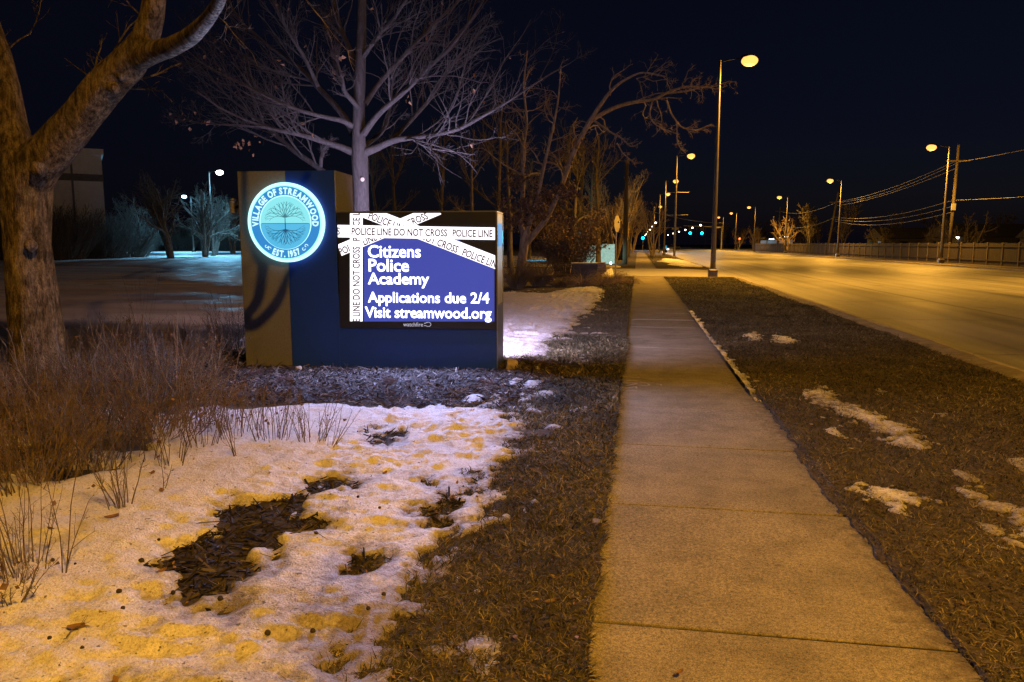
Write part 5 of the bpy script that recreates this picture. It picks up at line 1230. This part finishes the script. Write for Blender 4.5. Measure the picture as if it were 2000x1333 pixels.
# trees lit by the second lamp and darker ones behind
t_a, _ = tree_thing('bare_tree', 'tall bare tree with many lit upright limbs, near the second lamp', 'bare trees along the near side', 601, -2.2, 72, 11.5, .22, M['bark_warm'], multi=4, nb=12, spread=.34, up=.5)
tree_copy(t_a, 'second lit bare tree beside the thick wooden pole', .8 - 2.2, 88, 2.1, .95)
tree_copy(t_a, 'bare tree close behind the board fence end, near side', -4.6, 82, 5.0, 1.0)
tree_copy(t_a, 'bare tree leaning over the walk between the fence and the lamp', 1.9, 97, .6, .8)
tree_copy(t_a, 'lit bare tree reaching out over the walk farthest along', -1.6, 104, 4.0, 1.0)
tree_copy(t_a, 'bare tree at the pavement past the board fence', -2.0, 128, 1.0, .9)
tree_copy(t_a, 'last bare tree on the near side before the signal', -1.0, 150, 3.0, .85)
t_b, _ = tree_thing('bare_tree', 'dark tall bare tree standing behind the leafy tree', 'dark trees behind the sign', 602, -9, 47, 13, .24, M['bark_dark'], nb=11, spread=.36)
for i, (x, y, s_, lab) in enumerate([(-5.5, 56, 1.0, 'dark bare tree above the rounded leafy shrub'), (-14, 52, .95, 'dark bare tree behind the right half of the screen'), (-20, 60, 1.05, 'dark bare tree seen over the message screen'), (-26, 72, 1.1, 'dark bare tree far behind the pale trunk'), (-4.2, 66, .9, 'dark bare tree behind the stone entrance sign'), (-11, 75, 1.0, 'dark bare tree far back, over the screen corner'), (-3.6, 43, .75, 'bare tree just right of the leafy tree, above the block wall'), (-6.8, 40, .8, 'bare tree filling the gap behind the leafy tree limb'), (-2.6, 50, .85, 'bare tree over the stop sign, near side'), (-8.2, 36, .7, 'bare tree between the sign end and the leafy tree'), (-4.8, 60, 1.0, 'tall bare tree above the stone entrance sign')]):
    tree_copy(t_b, lab, x, y, 1.3 * i + .5, s_)
t_s, _ = tree_thing('bare_tree', 'unseen bare tree left of the viewer, added for its branch shadows', None, 621, -3.6, .3, 7.0, .11, M['bark_dark'], nb=9, spread=.62, lv3=False, up=.45, fork=.5, twig=.007)  # out-of-view tree added to throw branch shadows into the scene
# left background: low spreading trees, thickets, building
t_c, _ = tree_thing('low_tree', 'dark multi-stemmed low tree against the blue-lit snow', 'dark low trees on the blue snow', 603, *gpt(336, 512)[:2], 9.5, .42, M['bark_dark'], multi=3, nb=14, spread=.55, fork=.30, up=.2)
for px, py, s_, r_, lab in [(401, 508, .95, 2.2, 'dark low tree under the taller blue-white lamp, left trunk'), (418, 504, .9, 4.0, 'thin dark low tree just right of the lamp pole'), (277, 508, .8, 1.1, 'small leaning dark low tree left of the multi-stemmed one'), (455, 502, .9, 5.0, 'dark low tree partly hidden by the sign tower')]:
    g = gpt(px, py); tree_copy(t_c, lab, g[0], g[1], r_, s_)
mb, e = stems(300, 4.2, .75, 611, base=1.7, thick=.03, K=7, sub1=6, sub2=3)
th = None
for i, (px, py, s_, lab) in enumerate([(150, 512, 1.15, 'dark bramble thicket in front of the building corner'), (205, 511, 1.1, 'dark bramble thicket right of the building'), (250, 509, 1.0, 'bramble thicket nearest the low trees'), (110, 514, 1.2, 'dark thicket touching the big trunk outline'), (60, 514, 1.2, 'dark thicket hidden behind the big trunk')]):
    g = gpt(px, py)
    if th is None:
        th = empty('bramble_thicket', (g[0], g[1], 0)); mb.build('stems', M['thicket'], th); o = th
    else: o = copy_tree(th)
    o.location = (g[0], g[1], 0); o.rotation_euler = (0, 0, i * 1.7); o.scale = (s_,) * 3; tag(o, lab, 'thicket', 'dark thickets on the left')
rg = np.random.default_rng(9); allm = MB(); base_V, base_F = np.concatenate(mb.V), mb.F
for k in range(16):
    x = -92 + k * 4.4 + rg.uniform(-1, 1); y = 128 + rg.uniform(-4, 4) - max(0, k - 11) * 2.5; a = rg.uniform(0, 6.28); s_ = rg.uniform(1.0, 1.5)
    V = base_V @ np.array([[math.cos(a), math.sin(a), 0], [-math.sin(a), math.cos(a), 0], [0, 0, 1]]) * s_ + np.array([x, y, 0]); allm.add(V, base_F)
o = allm.build('far_thicket', M['thicket'], None); o['kind'] = 'stuff'
bc = apt(205, 410, 64)
bd = empty('pale_building', (bc[0], 64, 0), math.radians(40)); tag(bd, 'pale two-storey building with a cornice and dark band, behind the big tree', 'building')
H = apt(205, 292, 64)[2]
MB().box(-34, 0, 0, 22, -.2, H - .5).build('wall', M['wall'], bd); MB().box(-34.2, .2, -.22, 22, H - .5, H).build('cornice', M['wall'], bd)
MB().box(-34.0, .06, -.05, 21, H - 3.0, H - 2.35).build('dark_band', M['wall_dark'], bd); MB().box(-2.6, -2.42, -.06, .0, 0, H - .5).build('downpipe', M['wall_dark'], bd)
for x in (-8.4, -14.5, -20.5):
    w = MB().box(x, x + 4.2, -.04, .0, .3, 3.4).build('window', M['glass'], bd); MB().box(x + .6, x + 2.6, -.06, -.041, 3.0, 3.25).build('transom', M['wall'], w)
    f = MB()
    for q in (x - .08, x + 2.05, x + 4.2): f.box(q, q + .1, -.08, -.0005, .2, 3.5)
    f.box(x - .08, x + 4.3, -.085, -.001, 3.4, 3.52).build('frame', M['wall_dark'], w)

# ================================================================== ACROSS THE ROAD AND FAR ALONG IT
def upole(name, label, x, y, h, lean, arms):
    o = empty(name, (x, y, 0)); tag(o, label, 'utility pole', 'wooden poles across the road'); MB().tubes(np.array([[0, 0, -.3], [lean, 0, h]]), np.array([.17, .11]), 10, True).build('pole', M['wood_pole'], o, smooth=True)
    for z, w in arms:
        q = lean * z / h; MB().bbox(q - w / 2, q + w / 2, -.2, -.08, z - .06, z + .06, .01).build('crossarm', M['wood_pole'], o)
    return o
A = apt(1852, 512, 66.5); Bp = apt(1612, 492, 110)
pA = upole('utility_pole', 'wooden utility pole just behind the nearest far-side lamp', 27.5, 72.2, 10.3, .15, [(8.9, 1.9)]); MB().bbox(-.16, .22, -.24, -.12, 4.6, 5.2, .03).build('transformer_box', M['galv'], pA)
pB = upole('utility_pole', 'leaning wooden utility pole left of the second far-side lamp', 27.0, 114, 9.0, 1.2, [(7.6, 1.9)]); upole('utility_pole', 'farthest dim wooden pole across the road', 28, 158, 9, .2, [(8.2, 1.8)])
def wire(label, p, q, sag, r=.022):
    t = np.linspace(0, 1, 26)[:, None]; P = np.array(p) * (1 - t) + np.array(q) * t; P[:, 2] -= (4 * sag * t * (1 - t))[:, 0]; b0 = P[0].copy()
    tag(MB().tubes(P - b0, np.full(26, r), 5).build('overhead_wire', M['wire'], None, b0), label, 'wire', 'overhead wires across the road')
for i, (za, zb, sg, lab) in enumerate([(8.95, 7.65, .55, 'topmost overhead wire between the two wooden poles'), (8.75, 7.6, .75, 'second overhead wire just under the topmost one'), (8.3, 7.1, .5, 'third overhead wire, alone between the upper pair and lower three'), (5.55, 5.5, .75, 'fourth overhead wire, top of the lower three'), (5.0, 5.2, .75, 'fifth overhead wire, middle of the lower three'), (4.5, 4.95, .85, 'lowest overhead wire between the two wooden poles')]):
    wire(lab, (27.6, 72.1, za), (28.0, 114, zb), sg); 
for za, zb, lab in ((5.5, 5.3, 'overhead wire running left from the leaning pole'), (7.6, 8.2, 'higher overhead wire beyond the leaning pole')): wire(lab, (28.0, 114, za), (28.2, 158, zb), .9, .026)
for za, zb, lab in ((5.5, 5.5, 'overhead wire leaving the frame on the right'), (8.8, 9.2, 'upper overhead wire leaving the frame on the right')): wire(lab, (27.6, 72.1, za), (28, 22, zb), .6)
RG = 'bare trees across the road'
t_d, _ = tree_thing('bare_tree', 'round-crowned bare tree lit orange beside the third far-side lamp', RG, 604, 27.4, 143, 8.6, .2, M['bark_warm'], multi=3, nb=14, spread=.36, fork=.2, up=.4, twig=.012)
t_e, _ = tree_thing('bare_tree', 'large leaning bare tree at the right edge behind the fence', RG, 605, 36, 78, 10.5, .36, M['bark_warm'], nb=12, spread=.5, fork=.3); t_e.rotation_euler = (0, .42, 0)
t_f, _ = tree_thing('bare_tree', 'dim bare tree behind the fence right of the wooden pole', RG, 607, 33, 82, 6, .18, M['bark_dark'], multi=3, nb=14, spread=.4, fork=.2, up=.4, twig=.012)
for x, y, r_, s_, lab in [(33, 60, 2, .55, 'low bushy bare tree at the right edge of the frame'), (33, 92, 1, .7, 'dim bare tree behind the fence left of the wooden pole'), (34, 112, 4, .75, 'dim bare tree behind the leaning pole'), (30, 165, 5, .9, 'dim bare tree past the round-crowned one'), (29, 190, .5, .9, 'dim tree beside the fifth far-side lamp'), (28.5, 222, 2.5, .9, 'dim tree beside the signal mast')]:
    tree_copy(t_f if x > 30 else t_d, lab, x, y, r_, s_ * (1.2 if x > 30 else 1))
def house(label, x, y, w, d, h, rz, lit=False):
    o = empty('low_house', (x, y, 0), rz); tag(o, label, 'house', 'houses across the road'); MB().box(-w / 2, w / 2, -d / 2, d / 2, -.1, h).build('wall', M['house'], o)
    MB().add([(-w / 2 - .4, -d / 2 - .4, h), (w / 2 + .4, -d / 2 - .4, h), (w / 2 + .4, d / 2 + .4, h), (-w / 2 - .4, d / 2 + .4, h), (-w / 2 - .4, 0, h + d * .22), (w / 2 + .4, 0, h + d * .22)], [[(0, 1, 5, 4), (2, 3, 4, 5)], [(1, 2, 5), (3, 0, 4)], [(0, 3, 2, 1)]]).build('roof', M['roof'], o)
    for k in (-.25, .25): MB().box(w * k - .6, w * k + .6, -d / 2 - .03, -d / 2 - .002, 1.0, 2.1).build('window', M['lit_wall'] if lit and k > 0 else M['glass'], o)
    for k in (-.25, .25): MB().box(-w / 2 - .03, -w / 2 - .002, d * k - .6, d * k + .6, 1.0, 2.1).build('window', M['lit_wall'] if lit and k < 0 else M['glass'], o)
    return o
hh_ = house('dim low house behind the fence right of the second far-side lamp', 47, 112, 11, 8, 2.6, .1)
lp = MB(); bm = bmesh.new(); bmesh.ops.create_icosphere(bm, subdivisions=2, radius=.17); lp.bm(bm).build('porch_light', M['lens_white'], hh_, (-5.6, -4.1, 2.5))
house('dark low house between the wooden pole and the dim house', 50, 92, 12, 8, 2.4, -.1); house('far low house roof over the fence by the leaning pole', 46, 136, 12, 8, 2.6, .05, True)
st = empty('lit_shelter', (36.5, 204, 0), .1); tag(st, 'small white-lit building with three bright tube lights under its roof', 'building')
MB().box(-3.5, 3.5, 0, 5, 0, 2.6).build('wall', M['lit_wall'], st); MB().box(-4, 4, -1.6, 5.3, 3.0, 3.25).build('roof', M['roof'], st)  # the wall's lit look is put into its material as emission
for x in (-2.9, -1.0, .9): MB().box(x, x + 1.2, -1.2, -1.0, 2.82 + (x + 2.9) * .16, 2.99 + (x + 2.9) * .16).build('tube_light', M['lit_strip'], st)
for x in (-3.6, 3.4): MB().box(x, x + .2, -1.4, -1.2, 0, 3.0).build('post', M['wall_dark'], st)
# signals
def signal_head(mb_parent, x, y, z, lit, part='signal_head'):
    o = MB().bbox(x - .42, x + .42, y - .12, y + .12, z - 1.15, z + 1.15, .05).build(part, M['signal_body'], mb_parent)
    for k, c in enumerate(('red', 'amber', 'green')):
        zz = z + .74 - k * .74
        MB().lathe([(.36, 0), (.34, .03), (.02, .08)], (x, y - .122, zz), 16, 'y').build('signal_lens', M['signal_' + c] if c == lit else M['glass'], o)
        if c == lit:
            l = bpy.data.lights.new('signal_light', 'SPOT'); l.energy = 5000; l.color = (.0, .55, 1.0); l.spot_size = math.radians(50); l.spot_blend = .7; l.shadow_soft_size = .2
            lo = bpy.data.objects.new('signal_light', l); COL.objects.link(lo); lo.parent = mb_parent; lo.location = (x, y - .45, zz); lo.rotation_euler = (math.radians(-88), 0, 0)
        vis = MB(); a = np.linspace(-.2, math.pi + .2, 14); n = len(a)
        vis.add([(x + .38 * math.cos(t), y - .12, zz + .38 * math.sin(t)) for t in a] + [(x + .37 * math.cos(t), y - .45, zz + .36 * math.sin(t)) for t in a], [[(k_, k_ + 1, k_ + 1 + n, k_ + n) for k_ in range(n - 1)]]); vis.build('visor', M['signal_body'], o)
    return o
ms = empty('signal_mast', (23.0, 215, 0)); tag(ms, 'traffic signal mast arm with three green lights over the road', 'traffic light')
MB().tubes(np.array([[0, 0, -.2], [0, 0, 6.6]]), np.array([.16, .11]), 10, True).build('pole', M['galv'], ms); MB().tubes(np.array([[0, 0, 6.3], [-10.5, 0, 6.75]]), np.array([.10, .06]), 8, True).build('arm', M['galv'], ms)
for x in (-8.6, -5.4, -2.2): signal_head(ms, x, -.25, 5.4, 'green')
MB().bbox(-1.6, -.4, -.16, -.12, 6.05, 6.45, .01).build('street_name_plate', M['sign_metal'], ms)
dm = MB(); dm.add([(-7.9, -.2, 7.3), (-7.2, -.2, 6.6), (-6.5, -.2, 7.3), (-7.2, -.2, 8.0)], [[(0, 1, 2, 3)]]); 
ps = empty('signal_post', (1.25, 200, 0)); tag(ps, 'post-mounted green traffic signal with a yellow light below, beside the walk', 'traffic light')
MB().tubes(np.array([[0, 0, 0], [0, 0, 4.6]]), np.array([.08, .06]), 8, True).build('pole', M['galv'], ps); signal_head(ps, 0, -.2, 3.95, 'green'); MB().bbox(-.2, .2, -.3, -.1, 2.9, 3.2, .02).build('pedestrian_signal', M['signal_amber'], ps)
pr = empty('signal_post', (27.6, 213, 0)); tag(pr, 'post with a single red-orange crossing signal across the road', 'traffic light')
MB().tubes(np.array([[0, 0, 0], [0, 0, 3.4]]), np.array([.07, .06]), 8, True).build('pole', M['galv'], pr); MB().bbox(-.3, .3, -.2, .1, 2.8, 3.4, .03).build('signal_head', M['signal_body'], pr); MB().lathe([(.23, 0), (.2, .03)], (0, -.201, 3.1), 16, 'y').build('signal_lens', M['signal_red'], pr)
m2 = empty('signal_mast', (3.9, 232, 0)); tag(m2, 'pale mast arm reaching from the near side, seen past the lamp poles', 'traffic light')
MB().tubes(np.array([[0, 0, 0], [0, 0, 6.8]]), np.array([.15, .11]), 8, True).build('pole', M['galv'], m2); MB().tubes(np.array([[0, 0, 6.5], [9, 0, 6.7]]), np.array([.10, .06]), 8, True).build('arm', M['galv'], m2); MB().bbox(6.2, 8.2, -.1, -.05, 6.0, 6.5, .01).build('street_name_plate', M['sign_metal'], m2)
wn_ = MB(); t = np.linspace(0, 1, 20)[:, None]; P = np.array([[.5, 150, 8.6]]) * (1 - t) + np.array([[26, 240, 8.2]]) * t; P[:, 2] -= (4 * .8 * t * (1 - t))[:, 0]
tag(wn_.tubes(P - P[0], np.full(20, .035), 5).build('overhead_wire', M['wire'], None, tuple(P[0])), 'sloping overhead cable crossing the road near the signals', 'wire')
# far lamps of the next blocks
far = make_lamp(9.0, M['lens_white'], SODIUM, 0, 1.8); far.name = 'distant_lamp'; first = True
FARL = [(3.9, 262), (3.9, 320), (3.9, 385), (3.9, 455), (3.9, 540), (3.9, 640), (26, 300), (26, 345), (26, 395), (26, 455), (26, 530), (26, 620)]
for x, y in FARL:
    o = far if first else copy_tree(far); first = False; o.location = (x, y, 0); o.rotation_euler = (0, 0, 0 if x < 10 else math.pi)
    tag(o, 'tiny far white lamp in the string of lights down the road', 'street lamp', 'distant lamps down the near side' if x < 10 else 'distant lamps down the far side')
    if x > 10: o['label'] = 'tiny far lamp in the right-hand string, beyond the signals'
# cars
def car(label, x, y, rz, paint, head):
    o = empty('car', (x, y, -.13), rz); tag(o, label, 'car'); L, Wd = 4.5, 1.78
    prof = [(-2.25, .35), (-2.25, .75), (-2.15, .95), (-1.3, 1.02), (-.7, 1.45), (.75, 1.45), (1.5, 1.0), (2.15, .9), (2.25, .7), (2.25, .35)]; n = len(prof); mb = MB()
    V = [(-Wd / 2 * (.82 if z > 1.2 else 1), q, z) for q, z in prof] + [(Wd / 2 * (.82 if z > 1.2 else 1), q, z) for q, z in prof]
    mb.add(V, [[list(range(n)), list(range(2 * n - 1, n - 1, -1))], [(k, n + k, n + (k + 1) % n, (k + 1) % n) for k in range(n)]]); mb.build('body', paint, o)
    MB().add([(-.66, -1.24, 1.055), (.66, -1.24, 1.055), (.60, -.74, 1.44), (-.60, -.74, 1.44)], [[(0, 1, 2, 3)]]).build('windscreen', M['glass'], o); MB().add([(-.66, 1.42, 1.07), (.66, 1.42, 1.07), (.60, .82, 1.44), (-.60, .82, 1.44)], [[(3, 2, 1, 0)]]).build('rear_window', M['glass'], o)
    for sx in (-1, 1):
        for yy in (-1.4, 1.4):
            w = MB().lathe([(.2, -.1), (.33, -.09), (.33, .09), (.2, .1)], (sx * .82, yy, .33), 18, 'x').build('wheel', M['tyre'], o)
        MB().bbox(sx * .65 - .17, sx * .65 + .17, -2.29, -2.2, .62, .8, .03).build('headlight', M['headlight'] if head else M['glass'], o)
        MB().bbox(sx * .66 - .2, sx * .66 + .2, 2.2, 2.29, .68, .84, .03).build('taillight', M['taillight'], o)
    return o
c1_ = car('oncoming car with bright bluish-white headlights near the signal', 6.7, 160, 0.05, M['car_paint'], True)
for sx in (-.65, .65):
    l = bpy.data.lights.new('beam', 'SPOT'); l.energy = 4500; l.color = (.72, .86, 1); l.spot_size = math.radians(60); l.spot_blend = .8; l.shadow_soft_size = .08
    o = bpy.data.objects.new('beam', l); COL.objects.link(o); o.parent = c1_; o.location = (sx, -2.35, .7); o.rotation_euler = (math.radians(86), 0, math.pi)
car('dark car with red taillights driving away far down the road', 11.2, 262, 0, M['car_red'], False); car('second car with red taillights far ahead, in the middle lane', 14.5, 285, 0, M['car_red'], False)
# far woods closing the view
rg = np.random.default_rng(21); fw = MB(); tr, cr, _ = bare_tree(606, 11, .2, multi=3, nb=12, spread=.36, lv3=False, twig=.03); bV = np.concatenate(tr.V + [v for v in cr.V]); 
off = tr.n; bF = tr.F + [f + off for f in cr.F]
for k in range(46):
    if k < 20: x, y = rg.uniform(28, 60), rg.uniform(235, 420)
    elif k < 36: x, y = rg.uniform(-40, -4), rg.uniform(170, 420)
    else: x, y = rg.uniform(30, 80), rg.uniform(120, 235)
    a = rg.uniform(0, 6.28); s_ = rg.uniform(.7, 1.25); fw.add(bV @ np.array([[math.cos(a), math.sin(a), 0], [-math.sin(a), math.cos(a), 0], [0, 0, 1]]) * s_ + np.array([x, y, 0]), bF)
o = fw.build('far_woods', M['bark_dark'], None); o['kind'] = 'stuff'

# ================================================================== NIGHT AIR (the glow round the lamps)
HAZE = 0.0
if HAZE:
    hz = MB().box(-300, 300, -80, 900, -3, 40).build('haze', None, None); hz['kind'] = 'stuff'
    hm_ = bpy.data.materials.new('night_air'); hm_.use_nodes = True; nt = hm_.node_tree; nt.nodes.remove(nt.nodes['Principled BSDF'])
    pv = nt.nodes.new('ShaderNodeVolumePrincipled'); pv.inputs['Color'].default_value = (.9, .92, 1, 1); pv.inputs['Density'].default_value = HAZE; pv.inputs['Anisotropy'].default_value = .35
    nt.links.new(pv.outputs[0], nt.nodes['Material Output'].inputs['Volume']); hz.data.materials.append(hm_)
